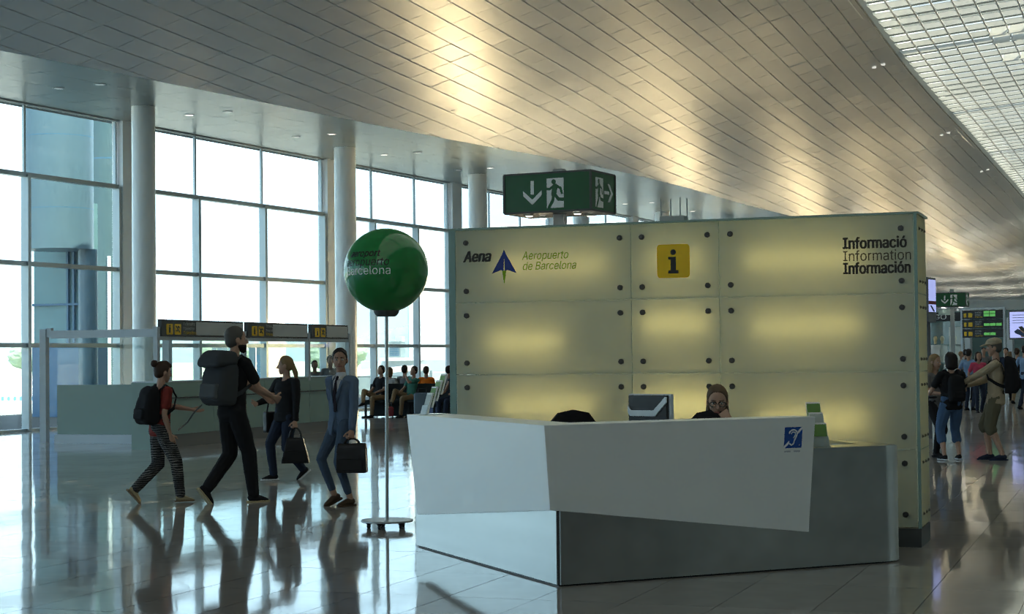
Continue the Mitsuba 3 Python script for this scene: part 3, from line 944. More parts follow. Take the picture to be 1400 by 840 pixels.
for k in range(4):
    x0, x1 = SL * k / 4 + 0.004, SL * (k + 1) / 4 - 0.004
    cb('frosted_panel', (x0, 0.0, 0.24), (x1, 0.03, 0.885), 'counter_frost')
    cb('upper_panel', (x0, 0.0, 0.905), (x1, 0.03, 1.18), 'counter_frost')
cb('ledge', (0, -0.07, 0.885), (SL, 0.05, 0.905), 'dark_grey')
cb('counter_top', (0, -0.02, 1.18), (SL, 0.5, 1.20), 'silver_plastic')
cb('plinth', (0, 0.06, 0), (SL, 0.5, 0.24), 'counter_stone')
cb('end_panel', (-0.02, 0.0, 0.0), (0.02, 0.5, 1.18), 'counter_frost')
PX = (0.05, 3.35, 6.25, SL - 0.05)
for k, x in enumerate(PX):
    put('post', xf(bx((x, 0.03, 1.62), (0.09, 0.09, 1.0 if k else 1.1)), cm), 'silver_plastic', Q)
cb('top_rail', (0, 0.0, 1.93), (SL, 0.06, 2.0), 'silver_plastic')
for k in range(3):
    n = 2
    for i in range(n):
        a, b = PX[k] + 0.05 + (PX[k + 1] - PX[k] - 0.1) * i / n, PX[k] + 0.05 + (PX[k + 1] - PX[k] - 0.1) * (i + 1) / n
        put('glass', xf(quad((a, 0.03, 1.2), (b, 0.03, 1.2), (b, 0.03, 1.93), (a, 0.03, 1.93)), cm), 'clear_glass', Q)
M('sign_text_grey', pr((0.45, 0.47, 0.46), 0.5))
where = ('over the left end of the counter', 'over the middle boarding counter, behind the bearded man', 'over the counter above the blonde woman')
for k in range(3):
    s_ = thing('counter_sign', f'black sign with yellow symbols {where[k]}', 'sign')
    a, b = PX[k] + 0.08, PX[k + 1] - 0.12
    put('panel', xf(span((a, -0.03, 2.0), (b, 0.05, 2.30)), cm), 'dark_grey', s_)
    L_ = b - a
    fx = a + 0.40 * L_

    def at(x, z, sx=1.0):
        return cm @ mat((x, -0.032, z), (1, 0, 0), (0, 0, 1), (0, -1, 0))
    put('blank_field', xf(span((fx, -0.036, 2.03), (b - 0.03, -0.03, 2.27)), cm), 'grey_field', s_)
    for i in range(2):
        sq_ = put('pictogram', ext(sbox(0, 0, 0.23, 0.19).buffer(-0.02).buffer(0.02), 0.003).apply_transform(at(a + 0.16 + 0.29 * i, 2.035)), 'sign_yellow', s_)
        if i == 0:
            fig = unary_union([Point(0.115, 0.155).buffer(0.02), sbox(0.085, 0.03, 0.145, 0.13)])
        else:
            fig = unary_union([LineString([(0.05, 0.15), (0.17, 0.05)]).buffer(0.014), LineString([(0.09, 0.06), (0.13, 0.15), (0.18, 0.12)]).buffer(0.012), Point(0.06, 0.07).buffer(0.016)])
        put('figure', ext(fig, 0.005).apply_transform(at(a + 0.16 + 0.29 * i, 2.035)), 'ink', sq_)
    put('lettering', text('Trànsits', 0.055, at(a + 0.75, 2.205), False, 0, 1.6), 'sign_text_grey', s_)
    put('lettering', text('Transfer', 0.050, at(a + 0.75, 2.125), False, 0, 1.6), 'sign_text_grey', s_)
    put('lettering', text('Tránsitos', 0.055, at(a + 0.75, 2.045), False, 0.15, 1.5), 'sign_yellow', s_)
M('grey_field', pr((0.48, 0.50, 0.50), 0.5))
# sensor pole seen through the counter glass
sp = thing('floodlight_pole', 'thin pole with a small round dark head outside the window above the girl', 'pole')
put('pole', cyl((-36.5, 59, -4), (-36.5, 59, 2.0), 0.05), 'grey_paint', sp)
put('head', trimesh.creation.icosphere(2, 0.22).apply_translation((-36.5, 59, 2.05)), 'dark_grey', sp, smooth=True)

# ---------------------------------------------------------------- waiting benches and luggage
M('seat_dark', pr((0.022, 0.028, 0.030), 0.8, spec=0.2))


def bench(label, x0, y0, n, ang, back=0.88):
    b = thing('bench_row', label, 'bench', 'dark benches in the waiting area')
    m = rotz(ang, (x0, y0, 0))
    w = 0.60
    for i in range(n):
        put('seat', loc(bx((w * i + w / 2, 0, 0.43), (w - 0.03, 0.50, 0.07), 0.015), m), 'seat_dark', b)
        put('backrest', loc(hull([(w * i + w / 2 + sx * (w / 2 - 0.015), y, z) for sx in (-1, 1) for y, z in ((0.24, 0.46), (0.29, 0.46), (0.36, back), (0.40, back))]), m), 'seat_dark', b)
    for i in range(0, n + 1, 2):
        put('leg', loc(cat([bx((w * i, 0, 0.2), (0.05, 0.06, 0.40)), bx((w * i, 0, 0.02), (0.05, 0.55, 0.04))]), m), 'seat_dark', b)
    put('beam', loc(bx((w * n / 2, 0.02, 0.37), (w * n, 0.07, 0.06)), m), 'seat_dark', b)
    put('under_panel', loc(bx((w * n / 2, 0.22, 0.2), (w * n - 0.1, 0.03, 0.34)), m), 'seat_dark', b)  # added dark sheet that keeps the space under the seats dark


bench('dark grey bench row facing the hall, behind the pole of the green ball', -19.4, 42.6, 7, 0.10)
bench('dark grey bench row turned to the window, back to back behind the first row', -15.2, 44.05, 7, PI + 0.10)
bench('dark bench row at the right, half behind the leaflet stand', -16.6, 40.55, 4, 0.12)


def suitcase(label, x, y, w, d, h, mtl, a=0.0):
    s_ = thing('suitcase', label, 'suitcase')
    m = rotz(a, (x, y, 0))
    put('shell', loc(bx((0, 0, 0.05 + h / 2), (w, d, h), 0.04), m), mtl, s_, smooth=50)
    put('handle', loc(tube([(-w * 0.25, 0, 0.05 + h), (-w * 0.25, 0, h + 0.16), (w * 0.25, 0, h + 0.16), (w * 0.25, 0, 0.05 + h)], 0.012), m), 'black', s_)
    for sx in (-1, 1):
        for sy in (-1, 1):
            put('wheel', loc(cyl((sx * w * 0.38 - 0.015, sy * d * 0.3, 0.03), (sx * w * 0.38 + 0.015, sy * d * 0.3, 0.03), 0.03), m), 'black', s_)


M('case_grey', pr((0.10, 0.14, 0.17), 0.4))
M('case_blue', pr((0.03, 0.05, 0.13), 0.4))
M('case_red', pr((0.20, 0.02, 0.03), 0.5))
suitcase('grey blue wheeled suitcase standing beside the man in green', -17.35, 41.6, 0.42, 0.26, 0.62, 'case_grey', 0.2)
suitcase('dark blue suitcase just left of the leaflet stand on the desk', -16.75, 41.1, 0.36, 0.24, 0.55, 'case_blue', -0.2)
suitcase('small dark red bag standing under the bench row', -18.45, 42.0, 0.22, 0.16, 0.26, 'case_red', 0.4)

# ---------------------------------------------------------------- signs, screens and shop front at the right
M('screen_blue', pr((0.3, 0.35, 0.6), 0.4))
M('bezel', pr((0.11, 0.12, 0.14), 0.4))
a = thing('advertising_screen', 'tall narrow advertising screen in a grey frame just right of the lit glass wall', 'screen')
am = rotz(math.radians(80), (-3.62, 32.7, 0))
put('frame', loc(bx((0, 0, 2.52), (0.52, 0.11, 0.82), 0.01), am), 'bezel', a)
f = put('display', loc(quad((-0.235, -0.058, 2.30), (0.235, -0.058, 2.30), (0.235, -0.058, 2.89), (-0.235, -0.058, 2.89)), am), 'screen_blue', a)
scene[f]['emitter'] = {'type': 'area', 'radiance': rgb(0.040, 0.045, 0.088)}
put('red_band', loc(span((-0.235, -0.062, 2.44), (0.235, -0.059, 2.50)), am), 'case_red', a)
put('graphic', loc(hull([(x, y, z) for y in (-0.062, -0.059) for x, z in ((-0.15, 2.42), (-0.05, 2.42), (0.15, 2.31), (0.05, 2.31))]), am), 'case_blue', a)
put('post', cyl((-3.66, 32.75, 0), (-3.66, 32.75, 2.2), 0.05), 'bezel', a)
M('display_faint', pr((0.25, 0.3, 0.5), 0.5))

w = thing('wayfinding_board', 'stack of three black flight boards with yellow symbols and green fields', 'sign board')
wm = rotz(math.radians(-18), (-5.49, 67.0, 0))
for k in range(3):
    z0 = 2.09 + 0.345 * k
    p = put('board', loc(bx((0, 0, z0 + 0.16), (1.56, 0.1, 0.315), 0.005), wm), 'black', w)
    for i, (x, ww) in enumerate(((-0.66, 0.10), (-0.46, 0.16))):
        put('pictogram', loc(bx((x, -0.055, z0 + 0.14), (ww, 0.02, 0.16), 0.002), wm), 'sign_yellow', p)
    for i in range((3, 3, 2)[k] if k else 2):
        fld = put('green_field', loc(bx((0.17 + 0.235 * i, -0.055, z0 + 0.13), (0.21, 0.02, 0.10), 0.002), wm), 'field_green', p)
        scene[fld]['emitter'] = {'type': 'area', 'radiance': rgb(0.008, 0.030, 0.007)}
    if k == 2:
        for i in range(2):
            fld = put('green_field', loc(bx((0.17 + 0.235 * i, -0.055, z0 + 0.245), (0.21, 0.02, 0.09), 0.002), wm), 'field_green', p)
            scene[fld]['emitter'] = {'type': 'area', 'radiance': rgb(0.008, 0.030, 0.007)}

    def tm(x, z):
        return wm @ mat((x, -0.052, z), (1, 0, 0), (0, 0, 1), (0, -1, 0))
    put('lettering', text('Portes', 0.06, tm(-0.28, z0 + 0.21), False), 'sign_text_grey', p)
    put('lettering', text('Gates', 0.06, tm(-0.28, z0 + 0.125), False), 'sign_text_grey', p)
    put('lettering', text('Puertas', 0.06, tm(-0.28, z0 + 0.04), False, 0.15), 'sign_yellow', p)
M('field_green', pr((0.12, 0.40, 0.10), 0.5))
for x in (-0.82, 0.82):
    put('post', loc(bx((x, 0.02, 1.6), (0.08, 0.08, 3.2)), wm), 'silver_plastic', w)
put('top_bar', loc(bx((0, 0.02, 3.16), (1.72, 0.08, 0.06)), wm), 'silver_plastic', w)

v = thing('video_screen', 'large bluish video screen with a shoe picture at the right edge', 'screen')
vm = rotz(math.radians(-16), (-3.55, 62.6, 0))
put('frame', loc(bx((0, 0, 2.47), (1.50, 0.12, 1.0), 0.01), vm), 'bezel', v)
f = put('display', loc(quad((-0.70, -0.062, 2.03), (0.70, -0.062, 2.03), (0.70, -0.062, 2.92), (-0.70, -0.062, 2.92)), vm), 'screen_blue', v)
scene[f]['emitter'] = {'type': 'area', 'radiance': rgb(0.046, 0.050, 0.095)}


def vs_(pts, h):
    return xf(ext(Polygon(pts), h).apply_transform(mat((0, -0.0625, 0), (1, 0, 0), (0, 0, 1), (0, -1, 0))), vm)


put('pictured_leg', vs_([(-0.42, 2.30), (-0.30, 2.05), (-0.18, 2.05), (-0.22, 2.32)], 0.002), 'skin_print', v)
put('pictured_shoe', vs_([(-0.55, 2.25), (-0.42, 2.34), (-0.36, 2.30), (-0.15, 2.12), (-0.2, 2.06), (-0.5, 2.18)], 0.003), 'case_blue', v)
put('pictured_shoe', vs_([(-0.40, 2.40), (-0.28, 2.43), (-0.02, 2.16), (-0.05, 2.10), (-0.34, 2.32)], 0.003), 'ink_soft', v)
put('pictured_leg', vs_([(-0.2, 2.40), (0.05, 2.42), (0.1, 2.32), (-0.12, 2.30)], 0.003), 'skin_print', v)
for k in range(4):
    put('text_line', vs_([(-0.6, 2.82 - 0.09 * k), (-0.15, 2.82 - 0.09 * k), (-0.15, 2.80 - 0.09 * k), (-0.6, 2.80 - 0.09 * k)], 0.002), 'display_faint', v)
M('skin_print', pr((0.45, 0.25, 0.18), 0.5))
put('post', loc(cyl((0, 0.05, 0), (0, 0.05, 2.0), 0.07), vm), 'bezel', v)

M('shop_teal', pr((0.10, 0.17, 0.17), 0.35))
M('shop_cream', pr((0.42, 0.40, 0.34), 0.5))
M('skin_cream', pr((0.62, 0.52, 0.30), 0.5))
h = thing('shop_front', 'teal and grey shop front with a black name band behind the right-hand travellers', 'shop')
hm = rotz(math.radians(-12), (-7.0, 72.4, 0))
put('back_wall', loc(bx((0.6, 2.2, 1.6), (9.0, 0.15, 3.2)), hm), 'shop_teal', h)
put('lintel', loc(bx((0.6, 0.0, 3.05), (9.0, 0.3, 0.30)), hm), 'shop_teal', h)
put('name_band', loc(bx((-0.55, -0.17, 2.98), (1.75, 0.08, 0.34), 0.01), hm), 'black', h)
nl_ = text('MANGO', 0.20, np.eye(4), False, 0, 1.30)
put('name_letters', xf(nl_, hm @ mat((-0.30 - nl_.bounds[1, 0], -0.213, 2.88), (1, 0, 0), (0, 0, 1), (0, -1, 0))), 'white_print', h)
for x in (-3.8, -1.6, 0.52, 2.2, 4.9):
    put('pier', loc(bx((x, 0.0, 1.45), (0.22, 0.28, 2.9)), hm), 'silver_plastic', h)
put('cream_column', loc(bx((-0.55, 1.9, 1.35), (0.55, 0.3, 2.5)), hm), 'shop_cream', h)  # plain cream block near the back wall
for x0, x1 in ((-1.5, 0.42),):
    put('pane', loc(quad((x0, 0, 0.05), (x1, 0, 0.05), (x1, 0, 2.8), (x0, 0, 2.8)), hm), 'clear_glass', h)
put('shelf', loc(bx((3.4, 1.8, 1.2), (2.0, 0.4, 0.05)), hm), 'shop_cream', h)
for k in range(4):
    px_ = thing('downlight_strip', 'bright vertical light strip on the far wall', 'light strip', 'bright strips on the far wall')
    st = put('strip', bx((-20.6 + 0.62 * k, 209.7, 4.9), (0.24, 0.1, 3.4)), 'white_paint', px_)
    scene[st]['emitter'] = {'type': 'area', 'radiance': rgb(0.035, 0.037, 0.037)}
    put('housing', bx((-20.6 + 0.62 * k, 209.82, 4.9), (0.3, 0.12, 3.5)), 'grey_paint', px_)
for k, x in enumerate((-7.82, -7.57, -7.05)):
    mn = thing('mannequin', ('leftmost of the three pale bald mannequins in the shop window', 'middle one of the three pale bald mannequins in the shop window', 'rightmost of the three pale bald mannequins in the shop window')[k], 'mannequin')
    y = 72.6 + 0.25 * (k == 1)
    put('head', xf(hull(np.vstack([trimesh.creation.icosphere(2, 1).vertices * [0.085, 0.1, 0.115], trimesh.creation.icosphere(2, 1).vertices * [0.055, 0.07, 0.06] + [0, -0.03, -0.09]])), mat((x, y, 2.11))), 'skin_cream', mn, smooth=True)
    put('neck', cyl((x, y, 1.90), (x, y, 2.03), 0.055), 'skin_cream', mn, smooth=30)
    put('torso', hull([(x + sx * rx, y + sy * ry, z) for sx in (-1, 1) for sy in (-1, 1) for rx, ry, z in ((0.20, 0.07, 1.86), (0.17, 0.10, 1.6), (0.13, 0.08, 1.35), (0.17, 0.1, 1.15))]), ('white_print', 'white_print', 'shop_cream')[k], mn, smooth=60)
    put('plinth', bx((x, y, 0.55), (0.34, 0.34, 1.1)), 'shop_teal', mn)

# ceiling downlights in the soffit
for k in range(14):
    Y = 32.3 + 4.75 * k
    for r_, dx in ((0, 0.0), (1, 1.1)):
        s_ = (Y - 32.9) / WD[1]
        p = wp(s_, 2.15 + dx, SOFF)
        d = thing('downlight', 'small round downlight in the grey soffit over the windows', 'ceiling light', 'small downlights in the soffit')
        put('ring', cyl(p + [0, 0, -0.012], p + [0, 0, 0.02], 0.13, n=20), 'frame_metal', d)
        l = put('lens', cyl(p + [0, 0, -0.016], p + [0, 0, -0.011], 0.095, n=20), 'white_paint', d)
        scene[l]['emitter'] = {'type': 'area', 'radiance': rgb(*((0.16, 0.155, 0.13) if (k > 0 and (k + r_) % 2) or k > 4 else (0.01, 0.01, 0.01)))}
for k, (X_, Y_) in enumerate(((-6.42, 51.5), (-6.06, 66.3), (-5.65, 78.7))):
    d = thing('spot_pair', 'pair of tiny ceiling spotlights beside the skylight edge', 'ceiling light', 'pairs of spotlights along the skylight edge')
    for sx in (-0.13, 0.13):
        z = float(ceil_z(X_ - 0.6 + sx, Y_))
        l = put('lamp', cyl((X_ - 0.6 + sx, Y_, z - 0.04), (X_ - 0.6 + sx, Y_, z + 0.01), 0.06, n=14), 'white_paint', d)
        scene[l]['emitter'] = {'type': 'area', 'radiance': rgb(0.06, 0.06, 0.055)}

# ---------------------------------------------------------------- outside: apron, tower, aircraft, boarding bridge, trees, hills
GZ = -4.0


def apron_col(p, n, uv):
    return mikit.mix((0.30, 0.30, 0.29), (0.42, 0.42, 0.40), fb(p.x * 0.05, p.y * 0.05, 1.0))


M('apron', pr(mikit.proc(apron_col), 0.9))
M('grass', pr((0.36, 0.40, 0.28), 0.9))
M('haze_leaf', pr((0.36, 0.42, 0.33), 0.9))  # foliage paled: distance haze is put into the colour
M('haze_hill', pr((0.20, 0.25, 0.27), 1.0))  # blue-grey of distance haze is put into the hill colour
M('tower_blue', pr((0.075, 0.13, 0.17), 0.35))
M('tower_dark', pr((0.05, 0.13, 0.22), 0.35))
M('tower_pale', pr((0.13, 0.24, 0.26), 0.3))
M('aircraft_white', pr((0.75, 0.76, 0.77), 0.3))
M('aircraft_window', pr((0.12, 0.28, 0.45), 0.3))
put('ground', quad((-6000, -3000, GZ), (-24.5 - 3, -3000, GZ), (600, 6000, GZ), (-6000, 6000, GZ)), 'apron')
lab('ground', 'pale concrete airport apron outside the windows', kind='structure')
put('grass_field', quad((-2500, 330, GZ + 0.05), (-140, 330, GZ + 0.05), (400, 1400, GZ + 0.05), (-2500, 1400, GZ + 0.05)), 'grass')
lab('grass_field', 'dry grass field beyond the apron', 'grass', kind='stuff')
del labels['grass_field']['category']

tw = thing('service_tower', 'huge pale blue cylindrical tower outside the leftmost window bay', 'tower')
tx, ty = -28.95, 42.64
put('drum', cyl((tx, ty, 4.75), (tx, ty, 14.0), 0.98, n=48), 'tower_blue', tw, smooth=30)
for z in (5.9, 7.95):
    put('seam', cyl((tx, ty, z - 0.012), (tx, ty, z + 0.012), 0.987, n=48), 'tower_dark', tw, smooth=30)
put('column', cyl((-28.22, 43.0, GZ), (-28.22, 43.0, 4.76), 0.27, n=32), 'tower_blue', tw, smooth=30)
put('pale_wall', span((-30.45, 43.6, 2.1), (-28.8, 44.4, 6.2)), 'tower_pale', tw)
for x in (-29.25, -29.05):
    put('window_bar', span((x - 0.03, 43.5, 2.1), (x + 0.03, 43.58, 6.2)), 'tower_dark', tw)
put('window_bar', span((-30.45, 43.5, 3.2), (-28.8, 43.58, 3.26)), 'tower_dark', tw)
put('lower_block', span((-30.1, 43.0, GZ), (-28.5, 44.4, 2.1)), 'tower_sky', tw)
M('tower_sky', pr((0.07, 0.15, 0.26), 0.3))
tw2 = thing('service_tower', 'second blue grey cylindrical tower standing right of the huge one', 'tower')
put('drum', cyl((-32.0, 50.0, GZ), (-32.0, 50.0, 14.0), 0.62, n=40), 'tower_blue2', tw2, smooth=30)
put('seam', cyl((-32.0, 50.0, 8.2), (-32.0, 50.0, 8.25), 0.628, n=40), 'tower_dark', tw2)
put('pipe', cyl((-31.62, 49.4, GZ), (-31.62, 49.4, 5.0), 0.06), 'aircraft_white', tw2)
M('tower_blue2', pr((0.06, 0.11, 0.13), 0.4))

pl = thing('aircraft', 'white parked aircraft with a row of small blue windows at the far left', 'aircraft')
ax, ay = -92.4, 128.6
dv = np.array([0.941, 0.337, 0])
nv = np.array([0.337, -0.941, 0])
cs = []
for t, r_, dz in ((-32, 0.5, 0.3), (-28, 1.5, 0.1), (-24, 1.9, 0), (7, 1.9, 0), (10, 1.6, -0.15), (12, 1.0, -0.4), (13, 0.35, -0.6)):
    th = np.arange(28) * 2 * PI / 28
    cs.append(np.array([ax, ay, -1.75 + dz]) + dv * t + r_ * (np.cos(th)[:, None] * nv + np.sin(th)[:, None] * np.array([0, 0, 1.0])))
put('fuselage', cat([hull(np.vstack(cs[k:k + 2])) for k in range(6)]), 'aircraft_white', pl, smooth=40)
for k in range(-40, 14):
    p = np.array([ax, ay, -1.55]) + dv * (k * 0.52) + nv * 1.895
    put('cabin_window', hull([p + dv * a_ * 0.12 + nv * q + np.array([0, 0, b_ * 0.17]) for a_, b_ in ((-1, -0.6), (1, -0.6), (1, 0.6), (-1, 0.6), (-0.5, 1), (0.5, 1), (-0.5, -1), (0.5, -1)) for q in (-0.05, 0.02)]), 'aircraft_window', pl)
put('wing', hull([np.array([ax, ay, -2.6]) + dv * t + nv * n_ + np.array([0, 0, z]) for t, n_, z in ((-6, 1, 0), (0, 1, 0), (-9, 14, 0.8), (-7, 14, 0.8), (-6, 1, 0.4), (0, 1, 0.3), (-9, 14, 0.9), (-7, 14, 0.9))]), 'aircraft_white', pl)
put('tail_fin', hull([np.array([ax, ay, 0]) + dv * t + nv * n_ + np.array([0, 0, z]) for n_ in (-0.12, 0.12) for t, z in ((-32, -0.5), (-26, 0), (-34, 5.2), (-31.5, 5.2))]), 'aircraft_white', pl)
put('wheel', [cyl(np.array([ax, ay, GZ + 0.5]) + dv * t + nv * -0.3, np.array([ax, ay, GZ + 0.5]) + dv * t + nv * 0.3, 0.5) for t in (-9, 8)], 'black', pl)
put('wheel_leg', [cyl(np.array([ax, ay, GZ + 0.5]) + dv * t, np.array([ax, ay, -2.6]) + dv * t, 0.12) for t in (-9, 8)], 'grey_paint', pl)

M('bridge_grey', pr((0.17, 0.22, 0.24), 0.6))
M('bridge_pale', pr((0.42, 0.47, 0.48), 0.5))
jb = thing('boarding_bridge', 'grey boarding bridge outside the window behind the green ball pole', 'jet bridge')


def ob(a, b, w, h):
    a, b = np.array(a, float), np.array(b, float)
    d_ = (b - a) / np.linalg.norm(b - a)
    s_ = np.cross(d_, [0, 0, 1])
    s_ /= np.linalg.norm(s_)
    return hull([p + s_ * q * w / 2 + np.array([0, 0, z]) for p in (a, b) for q in (-1, 1) for z in (0, h)])


put('tunnel', ob((-40.5, 84, -1.6), (-35.9, 86.5, -1.6), 2.6, 2.2), 'bridge_grey', jb)
put('tunnel_roof', ob((-40.7, 84, 0.55), (-36.0, 86.6, 0.95), 3.0, 0.25), 'aircraft_white', jb)
put('cab', ob((-36.2, 86.0, -1.8), (-34.6, 86.8, -1.8), 3.2, 2.6), 'bridge_pale', jb)
put('rib', [ob((-36.2 + 0.45 * k, 84.6, -1.6), (-36.1 + 0.45 * k, 84.6, -1.6), 0.1, 2.5) for k in range(4)], 'bridge_grey', jb)
put('leg', [cyl((x, y, GZ), (x, y, -1.5), 0.2) for x, y in ((-39.2, 84.6), (-36.6, 86.0))], 'bridge_pale', jb)
cb_ = thing('control_block', 'small grey control block on a roof beyond the boarding bridge', 'building')
put('block', bx((-43.9, 101.2, 2.1), (0.78, 0.8, 1.0)), 'bridge_grey', cb_)
put('roof_hut', bx((-43.7, 101.2, 2.75), (0.45, 0.5, 0.35)), 'bridge_pale', cb_)
put('louvre', [bx((-43.9, 100.78, 1.75 + 0.12 * k), (0.62, 0.03, 0.05)) for k in range(5)], 'tower_dark', cb_)
put('roof_slab', bx((-43.5, 101.4, 1.5), (2.6, 1.6, 0.2)), 'aircraft_white', cb_)
put('body', bx((-43.3, 102.2, -1.3), (6.4, 1.6, 5.4)), 'bridge_pale', cb_)
gr = thing('glass_stair_tower', 'pale glazed stair tower outside, left of the lit glass wall', 'building')
put('walls', span((-35.0, 91.0, GZ), (-33.3, 93.0, 1.35)), 'bridge_grey', gr)
for k in range(4):
    put('mullion', span((-35.02 + 0.55 * k, 90.9, GZ), (-34.95 + 0.55 * k, 91.0, 1.5 - 0.03 * k)), 'bridge_pale', gr)
lt = thing('lattice_mast', 'pale lattice mast outside, seen behind the bearded man', 'mast')
for k in range(5):
    for i in range(5 - k // 2):
        put('plate', bx((-39.9 + 0.28 * i + 0.08 * k, 71, 2.05 - 0.3 * k), (0.22, 0.06, 0.22)), 'bridge_grey', lt)
put('stem', cyl((-39.5, 71.1, GZ), (-39.5, 71.1, 2.2), 0.15), 'bridge_grey', lt)
gh = thing('gate_house', 'blue grey gate cabin outside the window behind the blonde woman', 'building')
put('cabin', span((-33.4, 62.2, -1.0), (-32.35, 63.2, 2.2)), 'tower_blue', gh)
put('door', span((-33.1, 62.15, -0.6), (-32.65, 62.21, 1.75)), 'tower_dark', gh)
put('legs', [cyl((x, 62.7, GZ), (x, 62.7, -1.0), 0.15) for x in (-33.2, -32.6)], 'tower_blue', gh)
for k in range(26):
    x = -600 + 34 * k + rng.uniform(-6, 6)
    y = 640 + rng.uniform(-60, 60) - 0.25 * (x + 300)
    q = thing('tree', 'round tree coloured haze-pale on the far side of the airfield', 'tree', 'trees coloured haze-pale beyond the airfield')
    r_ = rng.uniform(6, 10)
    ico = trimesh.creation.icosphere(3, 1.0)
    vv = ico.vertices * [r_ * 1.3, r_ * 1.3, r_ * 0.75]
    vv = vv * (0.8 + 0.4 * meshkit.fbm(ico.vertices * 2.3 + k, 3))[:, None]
    put('crown', trimesh.Trimesh(vv + [x, y, GZ + r_ * 0.9], ico.faces, process=False), 'haze_leaf', q)
    put('trunk', cyl((x, y, GZ), (x, y, GZ + r_), 0.6), 'counter_stone', q)
xs_ = np.linspace(-2600, 900, 60)
top = []
for x in xs_:
    y = 4200 + 0.0 * x
    hgt = 30 + 120 * math.exp(-((x + 1480) / 330.0) ** 2) + 70 * math.exp(-((x + 700) / 500.0) ** 2) + 18 * float(meshkit.fbm(np.array([x / 130.0, 0.5, 0.2]), 3))
    top.append((x, y, GZ + hgt))
top = np.array(top)
fr = top * [1, 1, 0] + [0, -700, GZ]
bk_ = top * [1, 1, 0] + [0, 700, GZ]
v_ = np.vstack([fr, top, bk_])
i = np.arange(59)
put('far_hills', trimesh.Trimesh(v_, np.vstack([np.c_[i, i + 1, i + 61], np.c_[i, i + 61, i + 60], np.c_[i + 60, i + 61, i + 121], np.c_[i + 60, i + 121, i + 120]]), process=False), 'haze_hill')
lab('far_hills', 'hills coloured haze-blue on the horizon outside the windows', kind='structure')

# ---------------------------------------------------------------- people
ICO = trimesh.creation.icosphere(2, 1.0).vertices
ICO1 = trimesh.creation.icosphere(1, 1.0).vertices


def V(*a):
    return np.array(a, float)


def ball(p, r, hi=False):
    return (ICO if hi else ICO1) * np.broadcast_to(np.array(r, float), 3) + np.array(p, float)


def chain(nodes, hi=False):
    """Hulls between neighbouring (point, radius) nodes, as one list of solids."""
    bs = [ball(p, r, hi) for p, r in nodes]
    return [Manifold.hull_points(np.vstack(bs[k:k + 2])) for k in range(len(bs) - 1)]


def union(ms):
    out = ms[0]
    for m in ms[1:]:
        out = out + m
    return out


def soften(ms, step=0.02, it=8, wrinkle=0.0, seed=0):
    m = union(ms) if isinstance(ms, list) else ms
    t = tri(m.refine_to_length(step))
    t.merge_vertices()
    trimesh.smoothing.filter_taubin(t, iterations=it)
    if wrinkle:
        n = t.vertex_normals
        f = meshkit.fbm(t.vertices * np.array([9, 9, 14]) + seed * 3.1, 3) - 0.5
        t.vertices += n * (f * wrinkle)[:, None]
    return t


def ik(a, c, l1, l2, hint):
    a, c, hint = np.array(a, float), np.array(c, float), np.array(hint, float)
    d = c - a
    L = np.linalg.norm(d)
    if L > (l1 + l2) * 0.999:
        c = a + d / L * (l1 + l2) * 0.999
        d = c - a
        L = np.linalg.norm(d)
    u = d / L
    x = (l1 * l1 - l2 * l2 + L * L) / (2 * L)
    h = math.sqrt(max(l1 * l1 - x * x, 0))
    w = hint - u * np.dot(hint, u)
    w /= np.linalg.norm(w) + 1e-9
    return a + u * x + w * h, c


def rot3(yaw, pitch, roll=0.0):
    """Turn to the person's left by yaw, look down by pitch (degrees)."""
    y, p, r = map(math.radians, (yaw, pitch, roll))
    Ry = np.array([[math.cos(y), -math.sin(y), 0], [math.sin(y), math.cos(y), 0], [0, 0, 1]])
    Rp = np.array([[1, 0, 0], [0, math.cos(-p), -math.sin(-p)], [0, math.sin(-p), math.cos(-p)]])
    Rr = np.array([[math.cos(r), 0, math.sin(r)], [0, 1, 0], [-math.sin(r), 0, math.cos(r)]])
    return Ry @ Rp @ Rr


def hand(wrist, d, pn, side, curl, s=1.0):
    """Palm, four fingers and a thumb. d: along the hand, pn: where the palm looks, side: +1 when the thumb is on d x pn."""
    d = d / np.linalg.norm(d)
    pn = pn - d * np.dot(pn, d)
    pn /= np.linalg.norm(pn)
    w = np.cross(d, pn) * side                                  # towards the thumb
    ms = [Manifold.hull_points(np.vstack([ball(wrist, 0.022 * s)] + [ball(wrist + d * 0.085 * s + w * q * s, 0.013 * s) for q in (-0.03, 0.03)] + [ball(wrist + d * 0.03 * s + w * 0.02 * s, 0.018 * s)]))]
    for q, L in ((0.030, 0.075), (0.010, 0.083), (-0.011, 0.078), (-0.031, 0.062)):
        p = wrist + d * 0.080 * s + w * q * s
        nodes = [(p, 0.0095 * s)]
        a = 0.0
        for k, f in enumerate((0.45, 0.32, 0.25)):
            a += curl * (0.8, 1.0, 0.7)[k]
            p = p + (d * math.cos(a) + pn * math.sin(a)) * L * f * s
            nodes.append((p, (0.009, 0.0085, 0.0075)[k] * s))
        ms += chain(nodes)
    t0 = wrist + d * 0.028 * s + w * 0.026 * s
    t1 = t0 + (w * 0.75 + d * 0.6 + pn * 0.25) * 0.045 * s
    t2 = t1 + (w * 0.25 + d * 0.8 + pn * (0.2 + 0.5 * curl)) * 0.038 * s
    ms += chain([(t0, 0.013 * s), (t1, 0.0105 * s), (t2, 0.0085 * s)])
    return ms


PEOPLE = {}


